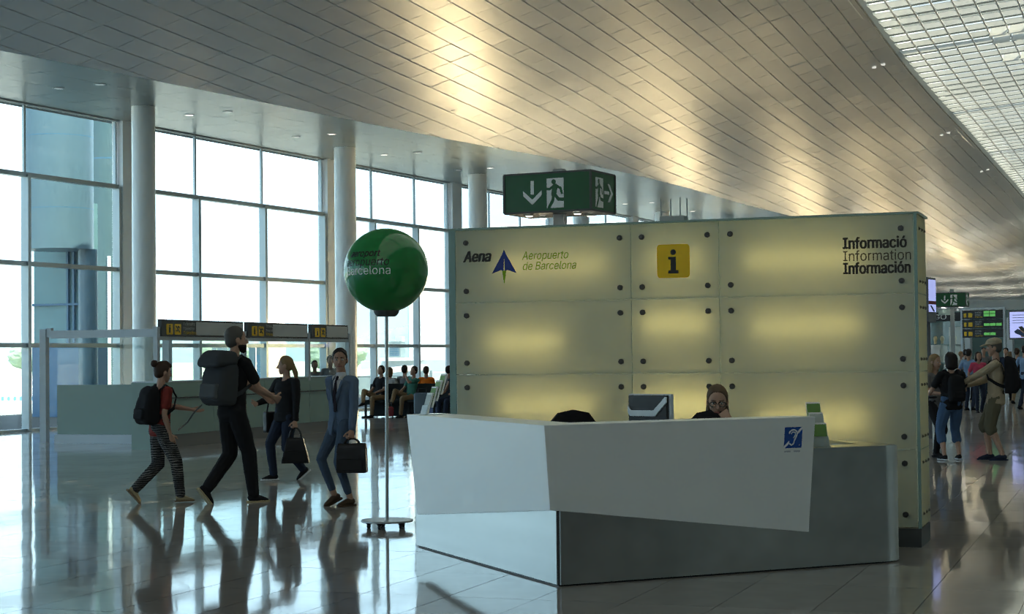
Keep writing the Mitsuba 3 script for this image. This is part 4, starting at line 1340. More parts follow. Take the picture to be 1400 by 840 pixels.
def person(label, H, loc_, face, mats, pelvis=None, lean=0.0, side=0.0, feet=None, hands=None, elbows=((0.6, -1, -0.3), (-0.6, -1, -0.3)),
           head=(0, 0, 0), curl=(0.5, 0.5), palms=None, top='tee', bottom='trousers', hair='short', shoe=True, girth=1.0, detail=True, group=None, twist=0.0, hem=0.0, beard=False):
    """x to the person's right, y ahead, z up. feet / hands: right then left; a foot is (x, y, ankle z, toe pitch, toe yaw). face: compass degrees from +y towards +x."""
    s = H / 1.75
    key = thing('person', label, 'person', group)
    G = rotz(-math.radians(face), (*loc_, 0.0) if len(loc_) == 2 else loc_)
    pel = np.array(pelvis if pelvis is not None else (0, 0, 0.925 * s), float)
    feet = feet or ((0.09, 0, 0.085, 0, 0), (-0.09, 0, 0.085, 0, 0))
    la, sa = math.radians(lean), math.radians(side)
    up = V(math.sin(sa), math.sin(la), 1.0)
    up /= np.linalg.norm(up)
    tw = math.radians(twist)
    rt = V(math.cos(tw), math.sin(tw), 0)
    rt = rt - up * np.dot(rt, up)
    rt /= np.linalg.norm(rt)
    fw = np.cross(up, rt)
    g = girth

    def P(h, x=0.0, y=0.0):
        return pel + (up * h + rt * x + fw * y) * s
    neck, hc = P(0.53, 0, -0.01), P(0.53, 0, -0.01) + (up * 0.5 + V(0, 0, 0.5)) * 0.150 * s + fw * 0.03 * s
    sh = [P(0.448, q * 0.172 * (0.5 + 0.5 * g), -0.01) for q in (1, -1)]
    hip = [pel + (V(1, 0, 0) * q * 0.09 * (0.6 + 0.4 * g) + V(0, 0, -0.035)) * s for q in (1, -1)]
    # limbs
    legs, arms = [], []
    for q in (0, 1):
        f = feet[q]
        knee, ank = ik(hip[q], V(f[0], f[1], f[2] * 1.0), 0.425 * s, 0.425 * s, V(0.12 * (1 - 2 * q), 1, 0.15) if len(f) < 6 else V(*f[5]))
        legs.append((hip[q], knee, ank))
        t = hands[q] if hands else (sh[q][0] + (0.07 * (1 - 2 * q)) * s, sh[q][1] + 0.03, sh[q][2] - 0.50 * s)
        el, wr = ik(sh[q], V(*t), 0.295 * s, 0.255 * s, V(*elbows[q]))
        arms.append((sh[q], el, wr))
    R = rot3(*head) @ np.array([rt, fw, up]).T if not isinstance(head, np.ndarray) else head
    R = np.array([rt, fw, up]).T @ rot3(*head)

    def Hd(x, y, z):
        return hc + R @ (V(x, y, z) * s * 1.06)

    def ell(c, r, hi=True):
        v = (ICO if hi else ICO1) * np.array(r) * s * 1.06
        return v @ R.T + Hd(*c)
    # ---- body
    ms = []
    tor = lambda k: [(P(-0.06), (0.155 * g * s * k, 0.105 * g * s * k, 0.09 * s)), (P(0.08), (0.145 * g * s * k, 0.10 * g * s * k, 0.09 * s)), (P(0.20), (0.135 * g * s * k, 0.095 * g * s * k, 0.08 * s)),
                     (P(0.34), (0.155 * g * s * k, 0.11 * g * s * k, 0.09 * s)), (P(0.43), (0.145 * (0.5 + 0.5 * g) * s * k, 0.085 * g * s * k, 0.05 * s))]

    def torso(k, lo=0, hi=5):
        out = []
        ns_ = tor(k)[lo:hi]
        bs = []
        for p, r in ns_:
            v = ICO * np.array(r)
            bs.append(v @ np.array([rt, fw, up]) + p)
        for a_, b_ in zip(bs[:-1], bs[1:]):
            out.append(Manifold.hull_points(np.vstack([a_, b_])))
        return out
    ms += torso(0.93)
    for q in (0, 1):
        ms += chain([(P(0.44, (1 - 2 * q) * 0.07), 0.055 * s), (arms[q][0], 0.046 * s)])
        a_, b_, c_ = arms[q]
        ak = 0.75 if top in ('long', 'jacket') else 1.0
        ms += chain([(a_, 0.045 * s * ak), (a_ * 0.5 + b_ * 0.5, 0.043 * s * ak), (b_, 0.035 * s * ak), (b_ * 0.7 + c_ * 0.3, 0.037 * s * ak), (c_, 0.023 * s)])
        a_, b_, c_ = legs[q]
        tk = 0.72 * mats.get('leg', 1.0) ** 0.5
        kn = 0.7 if bottom in ('trousers', 'ankle') else 1.0
        ms += chain([(a_, 0.082 * s * tk), (a_ * 0.6 + b_ * 0.4, 0.073 * s * tk), (b_, 0.052 * s * kn), (b_ * 0.68 + c_ * 0.32 - V(0, 0.015, 0), 0.053 * s * kn), (c_, 0.034 * s)])
    ms += chain([(P(0.44), 0.065 * s), (neck, 0.052 * s), (hc - R @ V(0, 0.012, 0.06) * s, 0.05 * s)])
    # head
    ms.append(Manifold.hull_points(np.vstack([ell((0, -0.012, 0.028), (0.074, 0.092, 0.092)), ell((0, 0.028, -0.03), (0.060, 0.060, 0.07))])))
    ms.append(Manifold.hull_points(np.vstack([ell((0, 0.03, -0.03), (0.058, 0.056, 0.06)), ell((0, 0.058, -0.093), (0.024, 0.022, 0.02))])))
    if detail:
        ms.append(Manifold.hull_points(np.vstack([ell((0, 0.088, 0.012), (0.008, 0.006, 0.008), False), ell((0, 0.104, -0.026), (0.013, 0.010, 0.008), False), ell((0, 0.080, -0.034), (0.016, 0.010, 0.008), False)])))
        for q in (1, -1):
            ms.append(Manifold.hull_points(ell((q * 0.076, -0.008, -0.008), (0.010, 0.022, 0.032), False)))
    body = soften(ms, 0.022 if detail else 0.045, 4)
    if detail:
        hm_ = []
        for q in (0, 1):
            d = arms[q][2] - arms[q][1]
            pn = V(*palms[q]) if palms else V(-(1 - 2 * q), 0.2, 0)
            # right hand: thumb on cross(d, pn) = ahead when the arm hangs and the palm looks inwards
            dd = d / np.linalg.norm(d)
            cr = np.cross(dd, pn / np.linalg.norm(pn))
            sg = 1.0 if (np.dot(cr, V(0, 1, 0.3)) > 0) else -1.0
            hm_ += hand(arms[q][2], d, pn, sg, curl[q], s)
        try:
            bm_ = Manifold(__import__('manifold3d').Mesh(np.array(body.vertices, np.float32), np.array(body.faces, np.uint32)))
            u_ = union([bm_] + hm_)
            body = tri(u_) if u_.num_tri() > len(body.faces) * 0.5 else cat([body, union(hm_)])
        except Exception:
            body = cat([body, union(hm_)])
    put('body', xf(body, G), mats['skin'], key, smooth=50)
    W_ = lambda name, m, mt, sm=50: put(name, xf(m, G), mt, key, smooth=sm)
    st = 0.022 if detail else 0.045
    # ---- shirt
    lo = 0 if hem >= 0 else 1
    sl = {'tee': 0.48, 'long': 1.0, 'jacket': 1.0, 'tank': 0.05}[top]
    k = 1.06 if top != 'jacket' else 1.10
    cs_ = torso(k, 0)
    cs_ += chain([(P(0.44, 0.07), 0.062 * s), (P(0.44, -0.07), 0.062 * s)])
    if hem > 0:
        bs = [ICO * np.array((0.165 * g * k * s, 0.115 * g * k * s, 0.05 * s)) @ np.array([rt, fw, up]) + P(-0.06 - hem), ICO * np.array((0.16 * g * k * s, 0.11 * g * k * s, 0.06 * s)) @ np.array([rt, fw, up]) + P(0.0)]
        cs_.append(Manifold.hull_points(np.vstack(bs)))
    for q in (0, 1):
        a_, b_, c_ = arms[q]
        cs_ += chain([(P(0.45, (1 - 2 * q) * 0.09), 0.057 * s * k), (a_, 0.053 * s)])
        if sl <= 0.5:
            if sl > 0.1:
                e_ = a_ + (b_ - a_) * 0.62
                cs_ += chain([(a_, 0.057 * s * g ** 0.5), (e_, 0.058 * s * g ** 0.5)])
        else:
            cs_ += chain([(a_, 0.055 * s * g ** 0.5), (a_ * 0.55 + b_ * 0.45, 0.057 * s * g ** 0.5), (b_, 0.050 * s), (b_ * 0.6 + c_ * 0.4, 0.047 * s), (c_ - (c_ - b_) * 0.06, 0.036 * s)])
    sh_m = union(cs_)
    cut_z = P(-0.115 - max(hem, 0))
    sh_m = sh_m.trim_by_plane(tuple(up), float(np.dot(up, cut_z)))
    if top == 'jacket':                                         # open front: a V down to the button
        v0, v1 = P(0.53, 0.062, 0.3), P(0.53, -0.062, 0.3)
        wed = [P(0.56, 0.075, q) for q in (0.02, 0.4)] + [P(0.56, -0.075, q) for q in (0.02, 0.4)] + [P(0.14, 0.004, q) for q in (0.05, 0.4)] + [P(0.14, -0.004, q) for q in (0.05, 0.4)]
        low = [P(0.10, 0.004, q) for q in (0.05, 0.4)] + [P(0.10, -0.004, q) for q in (0.05, 0.4)] + [P(-0.3, 0.09, q) for q in (0.02, 0.4)] + [P(-0.3, -0.09, q) for q in (0.02, 0.4)]
        sh_m = sh_m - Manifold.hull_points(np.array(wed)) - Manifold.hull_points(np.array(low))
        W_('shirt', soften(torso(1.02, 1) + chain([(P(0.44), 0.075 * s), (P(0.515, 0, -0.005), 0.060 * s)]), st, 4), mats['shirt'])
        tie = [Manifold.hull_points(np.vstack([ball(P(0.49, 0, 0.066), 0.016 * s), ball(P(0.465, 0, 0.085), 0.013 * s)])), Manifold.hull_points(np.vstack([ball(P(0.45, 0, 0.098), (0.014 * s, 0.008, 0.01)), ball(P(0.33, 0, 0.128), (0.03 * s, 0.008, 0.012)), ball(P(0.12, 0, 0.115), (0.030 * s, 0.008, 0.012))]))]
        W_('tie', soften(tie, 0.02, 2), mats['tie'])
        for q in (1, -1):
            W_('collar', tri(Manifold.hull_points(np.array([P(0.53, q * 0.058, 0.0), P(0.545, q * 0.05, -0.02), P(0.50, q * 0.035, 0.085), P(0.46, q * 0.045, 0.105), P(0.50, q * 0.065, 0.05), P(0.50, q * 0.05, 0.095)]))), mats['shirt'])
            W_('lapel', tri(Manifold.hull_points(np.array([P(0.47, q * 0.078, 0.098), P(0.42, q * 0.105, 0.118), P(0.39, q * 0.085, 0.128), P(0.16, q * 0.010, 0.122), P(0.30, q * 0.03, 0.138), P(0.47, q * 0.070, 0.088), P(0.30, q * 0.06, 0.112)]))), mats['top'])
    else:
        nk = Manifold.hull_points(np.vstack([ball(P(0.51, 0, 0.03), 0.062 * s), ball(P(0.60, 0, 0.05), 0.08 * s)]))
        sh_m = sh_m - nk
    W_({'tee': 'shirt', 'long': 'sweater', 'jacket': 'jacket', 'tank': 'vest'}[top] if top != 'long' else mats.get('topname', 'sweater'), soften(sh_m, st, 4, 0.014, hash(label) % 97 if False else len(label)), mats['top'])
    # ---- trousers
    ts = torso(1.05, 0, 2)
    for q in (0, 1):
        a_, b_, c_ = legs[q]
        dn = (c_ - b_) / np.linalg.norm(c_ - b_)
        end = {'trousers': 0.97, 'ankle': 0.82, 'capri': 0.42, 'shorts': 0.10}[bottom]
        wd = {'trousers': 1.0, 'ankle': 0.88, 'capri': 1.0, 'shorts': 1.15}[bottom] * mats.get('leg', 1.0)
        e_ = b_ + (c_ - b_) * end
        nodes = [(a_, 0.094 * s * g ** 0.5), (a_ * 0.6 + b_ * 0.4, 0.085 * s * g ** 0.5 * (0.5 + 0.5 * wd)), (b_, 0.065 * s * wd)]
        if end > 0.2:
            nodes += [(b_ * 0.6 + e_ * 0.4, 0.062 * s * wd)]
        nodes += [(e_, (0.052 if end > 0.5 else 0.066) * s * wd)]
        ts += chain(nodes)
    W_('trousers' if bottom in ('trousers', 'ankle') else 'shorts', soften(ts, st, 4, 0.012, 3), mats['bottom'])
    # ---- shoes
    for q in (0, 1):
        f = feet[q]
        p_ = math.radians(f[3])
        yw_ = math.radians(f[4])
        fd = V(-math.sin(yw_) * math.cos(p_), math.cos(yw_) * math.cos(p_), -math.sin(p_))
        fr_ = V(math.cos(yw_), math.sin(yw_), 0)
        fu = np.cross(fr_, fd)
        an = legs[q][2]

        def F(x, y, z):
            return an + (fr_ * x + fd * y + fu * z) * s
        o = 0.085
        sole = [F(x, y, z) for z in (-o, -o + 0.02) for x, y in ((-0.032, -0.065), (0.032, -0.065), (0.042, 0.09), (-0.042, 0.09), (0.028, 0.165), (-0.028, 0.165), (0, 0.185), (0, -0.078))]
        upm = soften([Manifold.hull_points(np.vstack([ball(F(0, -0.03, -0.035), 0.037 * s), ball(F(0, 0.02, -0.035), 0.040 * s), ball(F(0, 0.105, -0.055), (0.040 * s, 0.030 * s, 0.024 * s)), ball(F(0, 0.14, -0.062), (0.032 * s, 0.03 * s, 0.018 * s))] + ([ball(F(0, 0.0, 0.0), 0.04 * s)] if mats.get('high') else [])))], 0.03, 3)
        sk = W_('shoe', upm, mats['shoe'])
        put('sole', xf(hull(sole), G), mats.get('sole', mats['shoe']), sk)
    # ---- hair and face
    if hair != 'none':
        cap = Manifold.hull_points(np.vstack([ell((0, -0.02, 0.036), (0.083, 0.100, 0.096)), ell((0, -0.05, -0.02), (0.072, 0.06, 0.06))]))
        bc = {'short': 0.028, 'crop': 0.028}.get(hair, 0.025)
        c_ = [Hd(x, y, z) for x in (-0.2, 0.2) for y, z in ((0.028, -0.3), (0.4, -0.3), (0.055, 0.088), (0.4, 0.16), (0.028, 0.02))]
        cap = cap - Manifold.hull_points(np.array(c_))
        c2 = [Hd(x, y, z) for x in (-0.2, 0.2) for y, z in ((-0.015, -0.3), (0.2, -0.3), (-0.015, -0.005), (0.2, 0.02))]
        if hair in ('short', 'bun', 'cap', 'bald'):
            cap = cap - Manifold.hull_points(np.array(c2))
        hs = [cap]
        if hair == 'bun':
            hs.append(Manifold.hull_points(ell((0, -0.125, 0.085), (0.05, 0.045, 0.045))))
            hs.append(Manifold.hull_points(np.vstack([ell((0, 0.06, 0.085), (0.055, 0.03, 0.03)), ell((0, 0.0, 0.11), (0.06, 0.05, 0.03))])))
        if hair == 'pony':
            hs += [Manifold.hull_points(np.vstack([ell((0, -0.10, 0.0), (0.035, 0.03, 0.04)), ell((0.0, -0.135, -0.12), (0.04, 0.03, 0.06))])), Manifold.hull_points(np.vstack([ell((0, -0.135, -0.12), (0.04, 0.03, 0.05)), ell((0, -0.13, -0.25), (0.015, 0.015, 0.03))]))]
        if hair == 'long':
            for q in (1, -1):
                hs.append(Manifold.hull_points(np.vstack([ell((q * 0.062, -0.03, 0.0), (0.018, 0.045, 0.05)), ell((q * 0.076, -0.03, -0.17), (0.020, 0.040, 0.05)), ell((q * 0.080, 0.0, -0.25), (0.018, 0.03, 0.04))])))
            hs.append(Manifold.hull_points(np.vstack([ell((0, -0.08, 0.0), (0.07, 0.04, 0.05)), ell((0, -0.10, -0.24), (0.085, 0.035, 0.05))])))
        if hair == 'bob':
            hs.append(Manifold.hull_points(np.vstack([ell((0, -0.035, 0.03), (0.098, 0.10, 0.09)), ell((0, -0.06, -0.10), (0.098, 0.075, 0.05))])) - Manifold.hull_points(np.array(c_)))
        W_('hair', soften(hs, 0.018 if detail else 0.04, 3, 0.010, 5), mats['hair'])
    if hair == 'cap' or mats.get('cap'):
        cp = Manifold.hull_points(np.vstack([ell((0, -0.015, 0.075), (0.092, 0.108, 0.062)), ell((0, -0.01, 0.055), (0.094, 0.11, 0.02))]))
        br_ = Manifold.hull_points(np.vstack([ell((0, 0.08, 0.06), (0.08, 0.05, 0.008)), ell((0, 0.15, 0.045), (0.055, 0.03, 0.007))]))
        W_('cap', soften([cp, br_], 0.02, 2), mats['cap'])
    if beard:
        bd_ = Manifold.hull_points(np.vstack([ell((0, 0.035, -0.055), (0.063, 0.056, 0.05)), ell((0, 0.062, -0.098), (0.034, 0.028, 0.03))]))
        cutb = Manifold.hull_points(np.array([Hd(x, y, z) for x in (-0.2, 0.2) for y in (-0.2, 0.3) for z in (-0.048, 0.2)]))
        W_('beard', soften(bd_ - cutb, 0.018, 3, 0.006), mats['beard'])
    if detail:
        for q in (1, -1):
            ey = W_('eye', trimesh.Trimesh(ell((q * 0.030, 0.0765, 0.006), (0.0125, 0.010, 0.0085)), trimesh.creation.icosphere(2, 1.0).faces, process=False), 'eye_white')
            put('iris', xf(trimesh.Trimesh(ell((q * 0.030, 0.085, 0.006), (0.006, 0.003, 0.006)), trimesh.creation.icosphere(2, 1.0).faces, process=False), G), 'ink', ey)
            W_('eyebrow', hull(np.vstack([ell((q * 0.016, 0.088, 0.027), (0.005, 0.004, 0.004), False), ell((q * 0.045, 0.077, 0.030), (0.005, 0.004, 0.003), False)])), mats.get('brow', mats['hair']))
        W_('mouth', hull(np.vstack([ell((q * 0.02, 0.081, -0.062), (0.006, 0.006, 0.004), False) for q in (1, -1)] + [ell((0, 0.086, -0.063), (0.01, 0.005, 0.0065), False)])), 'lips')
    info = dict(G=G, P=P, s=s, arms=arms, legs=legs, Hd=Hd, R=R, up=up, rt=rt, fw=fw, key=key, hc=hc)
    PEOPLE[key] = info
    return info


def cloth(name, *c, rough=0.85):
    return M(name, pr(c, rough, spec=0.25))


cloth('skin_a', 0.42, 0.26, 0.19, rough=0.55)
cloth('skin_b', 0.36, 0.21, 0.15, rough=0.55)
cloth('skin_c', 0.22, 0.12, 0.08, rough=0.55)
M('eye_white', pr((0.5, 0.5, 0.48), 0.3))
M('lips', pr((0.25, 0.09, 0.08), 0.5))
cloth('hair_brown', 0.045, 0.026, 0.016, rough=0.6)
cloth('hair_dark', 0.012, 0.009, 0.008, rough=0.55)
cloth('hair_grey', 0.085, 0.080, 0.072, rough=0.6)
cloth('hair_blonde', 0.22, 0.145, 0.07, rough=0.6)
cloth('hair_light', 0.10, 0.065, 0.038, rough=0.6)
cloth('cloth_black', 0.010, 0.010, 0.012)
cloth('cloth_red', 0.20, 0.030, 0.024)
cloth('cloth_navy', 0.016, 0.024, 0.045)
cloth('suit_blue', 0.085, 0.125, 0.19)
cloth('suit_trouser', 0.050, 0.075, 0.115)
cloth('shirt_white', 0.55, 0.56, 0.58)
cloth('tie_dark', 0.015, 0.012, 0.02)
cloth('leather_brown', 0.060, 0.036, 0.020, rough=0.5)
cloth('leather_tan', 0.20, 0.14, 0.08, rough=0.6)
cloth('sole_tan', 0.40, 0.33, 0.20)
cloth('pack_grey', 0.045, 0.050, 0.055)
cloth('pack_light', 0.085, 0.095, 0.10)
cloth('cloth_khaki', 0.36, 0.30, 0.21)
cloth('cloth_olive', 0.11, 0.10, 0.065)
cloth('jeans', 0.055, 0.105, 0.20)
cloth('cloth_grey', 0.14, 0.14, 0.145)
cloth('cloth_pink', 0.50, 0.06, 0.12)
cloth('cloth_sky', 0.16, 0.26, 0.42)
cloth('cloth_green', 0.045, 0.16, 0.12)
cloth('cloth_tan', 0.20, 0.135, 0.075)
cloth('cloth_orange', 0.70, 0.16, 0.01)
cloth('cloth_pale', 0.34, 0.34, 0.33)
cloth('bag_leather', 0.012, 0.012, 0.013, rough=0.35)


def stripes(p, n, uv):
    z = p.z * 40.0 + 1.6 * ns(p.x * 5.0, p.y * 5.0, p.z * 6.0) + 0.6 * ns(p.x * 22.0, p.y * 22.0, p.z * 30.0)
    w = sm(-0.25, 0.25, dr.sin(z * 6.2832)) * (0.35 + 0.65 * sm(0.3, 0.6, ns(p.x * 14.0, p.y * 14.0, p.z * 9.0)))
    return mikit.mix((0.020, 0.020, 0.022), (0.15, 0.15, 0.145), w)


M('pants_pattern', pr(mikit.proc(stripes), 0.85, spec=0.2))


def in_(i, m):
    return xf(m, i['G'])


def strap(i, pts, w, mt, key, name='strap', t=0.008):
    """Flat band through points of the person's frame; each point is (position, outward normal)."""
    seg = []
    for (a, na), (b, nb) in zip(pts[:-1], pts[1:]):
        a, b, na, nb = map(lambda q: np.array(q, float), (a, b, na, nb))
        d = (b - a) / np.linalg.norm(b - a)
        q = []
        for p, n in ((a - d * w * 0.15, na), (b + d * w * 0.15, nb)):
            n = n / np.linalg.norm(n)
            sd = np.cross(d, n)
            sd /= np.linalg.norm(sd)
            q += [p + sd * w / 2, p - sd * w / 2, p + sd * w / 2 + n * t, p - sd * w / 2 + n * t]
        seg.append(hull(q))
    put(name, in_(i, cat(seg)), mt, key)


def backpack(i, label, w, h, d, z0, mt, lid=None, pocket=True, pmt=None, off=0.13):
    P, s = i['P'], i['s']
    k = thing('backpack', label, 'backpack')

    def B(x, y, z):
        return P(z, x, -off - y)
    prof = [(0, 0.0, 0.9, 0.75), (0.12, 0.0, 1.0, 1.0), (0.5, 0.0, 1.0, 0.95), (0.85, 0.0, 0.92, 0.75), (1.0, 0.0, 0.7, 0.45)]
    pts = []
    for f, y0, ww, dd in prof:
        for q in (1, -1):
            for yy, ws in ((0.0, 1.0), (d * dd * 0.75, 1.0), (d * dd, 0.72)):
                pts.append(B(q * w / 2 * ww * ws, yy, z0 + h * f))
    body = soften([Manifold.hull_points(np.array(pts))], 0.03, 60, 0.022, 4)
    put('main_bag', in_(i, body), mt, k, smooth=60)
    if lid:
        lp = [B(q * w * 0.50 * a_, y, z) for q in (1, -1) for a_, y, z in ((1.0, 0.0, z0 + h * 0.84), (1.0, d * 1.08, z0 + h * 0.80), (0.8, d * 1.2, z0 + h * 0.72), (0.95, 0.02, z0 + h * 1.06), (0.8, d * 0.8, z0 + h * 1.08), (0.8, d * 1.15, z0 + h * 0.92))]
        put('lid', in_(i, soften([Manifold.hull_points(np.array(lp))], 0.03, 60, 0.015, 2)), lid, k, smooth=60)
    if pocket:
        pp = [B(q * w * 0.36 * a_, y, z0 + h * z) for q in (1, -1) for a_, y, z in ((1.0, d * 0.9, 0.10), (1.0, d * 0.9, 0.42), (0.9, d * 1.12, 0.14), (0.9, d * 1.10, 0.40))]
        put('pocket', in_(i, soften([Manifold.hull_points(np.array(pp))], 0.03, 6)), pmt or mt, k, smooth=60)
    for q in (1, -1):
        x = 0.115 * q
        pts = [(P(0.30, x, -off + 0.02), V(0, -1, 0)), (P(0.455, x, -0.085), V(0, -1, 0.6)), (P(0.520, x, -0.02), V(0, 0, 1)), (P(0.485, x * 1.0, 0.075), V(0, 1, 0.8)), (P(0.38, x * 1.08, 0.135), V(0, 1, 0.1)), (P(0.24, x * 1.35, 0.09), V(q * 0.6, 1, 0)), (P(0.16, x * 1.42, -0.03), V(q, 0, 0)), (P(0.12, x * 1.15, -off), V(q, 0, 0))]
        strap(i, pts, 0.045, mt, k)
    return k


def briefcase(label, name, o, ex, w, h, d, mt, taper=1.0, handle=0.14, soft=True, group=None):
    """Bag whose handle hangs from o; ex is along its width."""
    k = thing(name, label, 'bag', group)
    ex = np.array([ex[0], ex[1], 0.0])
    ex /= np.linalg.norm(ex)
    ey = np.array([-ex[1], ex[0], 0])
    o = np.array(o, float)
    top = o - [0, 0, handle]

    def B(x, y, z):
        return top + ex * x + ey * y + np.array([0, 0, z])
    pts = [B(qx * w / 2 * f, qy * d / 2 * f2, z) for qx in (1, -1) for qy in (1, -1) for z, f, f2 in ((0, taper, 0.6), (-0.03, taper * 1.02, 0.8), (-h * 0.5, 0.5 + 0.5 * taper, 1.0), (-h, 1.0, 0.9))]
    put('body', soften([Manifold.hull_points(np.array(pts))], 0.03, 4, 0.008, 3), mt, k, smooth=40)
    for qy in (1, -1):
        a_ = np.linspace(0, PI, 9)
        put('handle', tube([B(math.cos(t) * 0.075, qy * d * 0.22 * (1 - 0.7 * math.sin(t)), (handle - 0.01) * math.sin(t)) for t in a_], 0.009, 6), mt, k)
    put('front_pocket', hull([B(qx * w * 0.36, -d / 2 * f, -h * z) for qx in (1, -1) for f, z in ((0.8, 0.5), (0.8, 0.92), (1.14, 0.54), (1.14, 0.9))]), mt, k)
    return k


# ---- the four travellers on the left
girl = person('young woman with hair bun, red t-shirt and patterned grey trousers walking at the far left', 1.56, (-10.19, 16.97), 42,
              dict(skin='skin_a', top='cloth_red', bottom='pants_pattern', shoe='sole_tan', sole='leather_tan', hair='hair_brown', leg=1.2),
              feet=((0.07, 0.18, 0.085, 0, 0), (-0.06, -0.29, 0.16, 48, 0)), hands=((0.16, 0.04, 0.76), (-0.10, 0.36, 1.02)), elbows=((0.3, -1, -0.2), (-0.5, -0.8, -1.0)),
              head=(-8, 6, 0), hair='bun', lean=3, curl=(0.3, 0.15), palms=((-1, 0.2, 0), (0.4, 0.1, 1)), girth=1.06, pelvis=(0, -0.03, 0.835), twist=14)
backpack(girl, 'black backpack on the back of the young woman in the red t-shirt', 0.31, 0.47, 0.20, 0.03, 'cloth_black', off=0.10)

man = person('tall bearded man in black t-shirt and black trousers carrying a big grey backpack', 1.94, (-9.37, 17.17), 34,
             dict(skin='skin_a', top='cloth_black', bottom='cloth_black', shoe='cloth_black', sole='sole_tan', hair='hair_grey', beard='hair_dark', leg=1.15),
             feet=((0.07, 0.16, 0.09, 0, 0), (-0.07, -0.33, 0.17, 50, 0)), hands=((0.07, 0.42, 1.15), (-0.12, 0.42, 1.15)), elbows=((0.6, -0.8, -0.8), (-0.5, -0.8, -0.8)),
             head=(-28, -3, 0), hair='short', beard=True, lean=4, curl=(0.6, 0.5), palms=((-1, 0, 0.3), (1, 0, 0.3)), girth=1.06, pelvis=(0, -0.06, 1.04), twist=14)
bp = backpack(man, 'big grey hiking backpack with top lid on the bearded man', 0.35, 0.50, 0.22, 0.02, 'pack_grey', lid='pack_grey', pmt='pack_light', off=0.09)
put('loose_strap', in_(man, tube([man['P'](0.02, -0.10, -0.30), man['P'](-0.06, -0.14, -0.36), man['P'](-0.16, -0.16, -0.42), man['P'](-0.24, -0.20, -0.50)], 0.008, 6)), 'pack_light', bp)

blonde = person('blonde woman with ponytail in black sweater and dark jeans facing the bearded man', 1.63, (-10.46, 20.49), 212,
                dict(skin='skin_a', top='cloth_black', bottom='cloth_navy', shoe='cloth_black', sole='shirt_white', hair='hair_blonde', leg=1.08),
                feet=((0.06, 0.16, 0.085, 0, -20), (-0.07, -0.20, 0.14, 40, -20)), hands=((0.22, 0.30, 1.00), (-0.30, 0.05, 0.74)), elbows=((0.9, -0.5, -0.8), (-0.7, -0.8, 0)),
                head=(-48, 4, 0), hair='pony', top='long', curl=(0.4, 1.1), palms=((-0.8, 0, 0.6), (1, 0, 0)), girth=1.22, hem=0.02, pelvis=(0, 0, 0.855), twist=10)
hp = blonde['G'] @ np.append(blonde['arms'][1][2] + V(0, 0.0, -0.085), 1)
briefcase('black trapezoid leather handbag held by the blonde woman', 'handbag', hp[:3], (0.94, 0.34), 0.36, 0.33, 0.15, 'bag_leather', taper=0.55, handle=0.13)
hb = thing('shoulder_bag', 'small black shoulder bag hanging on the left of the blonde woman', 'bag')
sp_ = blonde['P'](-0.02, 0.29, 0.0)
put('body', in_(blonde, soften([Manifold.hull_points(np.array([sp_ + V(x, y, z) for x in (-0.05, 0.05) for y in (-0.12, 0.12) for z in (-0.22, 0.05)]))], 0.03, 6)), 'bag_leather', hb, smooth=50)
strap(blonde, [(sp_ + V(0.0, -0.08, 0.03), V(1, 0, 0)), (blonde['P'](0.30, 0.235, -0.02), V(1, 0, 0.2)), (blonde['P'](0.51, 0.13, -0.02), V(0.5, 0, 1)), (blonde['P'](0.32, 0.20, 0.11), V(0.6, 1, 0)), (sp_ + V(0.0, 0.09, 0.03), V(1, 0, 0))], 0.025, 'bag_leather', hb)

suit = person('dark-haired man in a blue suit jacket and dark tie walking towards the desk', 1.69, (-8.05, 17.05), 214,
              dict(skin='skin_b', top='suit_blue', bottom='suit_trouser', shoe='leather_brown', sole='leather_brown', hair='hair_dark', shirt='shirt_white', tie='tie_dark', leg=0.95),
              feet=((0.08, 0.05, 0.12, 22, 0), (-0.10, -0.04, 0.085, 0, 6)), hands=((0.24, -0.06, 0.82), (-0.26, 0.03, 0.80)), elbows=((0.7, -1, 0), (-0.7, -1, 0)),
              head=(34, 2, 0), hair='short', top='jacket', bottom='ankle', curl=(0.6, 1.2), palms=((-1, 0.1, 0), (1, 0.1, 0)), girth=0.95, hem=0.07, twist=22, pelvis=(0, 0.0, 0.898))
hp = suit['G'] @ np.append(suit['arms'][1][2] + V(0, 0.0, -0.085), 1)
briefcase('black square briefcase hanging from the hand of the man in the blue suit', 'briefcase', hp[:3], (0.97, 0.25), 0.32, 0.31, 0.13, 'bag_leather', taper=0.92, handle=0.06)

# ---- behind the boarding counter
for k, (x, y, h, lb) in enumerate(((-18.10, 36.9, 1.55, 'left one of two shadowy people standing behind the boarding counter glass'), (-17.55, 36.6, 1.66, 'right one of two shadowy people standing behind the boarding counter glass'))):
    person(lb, h, (x, y), 150, dict(skin='skin_c', top='cloth_grey', bottom='cloth_navy', shoe='cloth_black', hair='hair_dark'), detail=False, top='long')

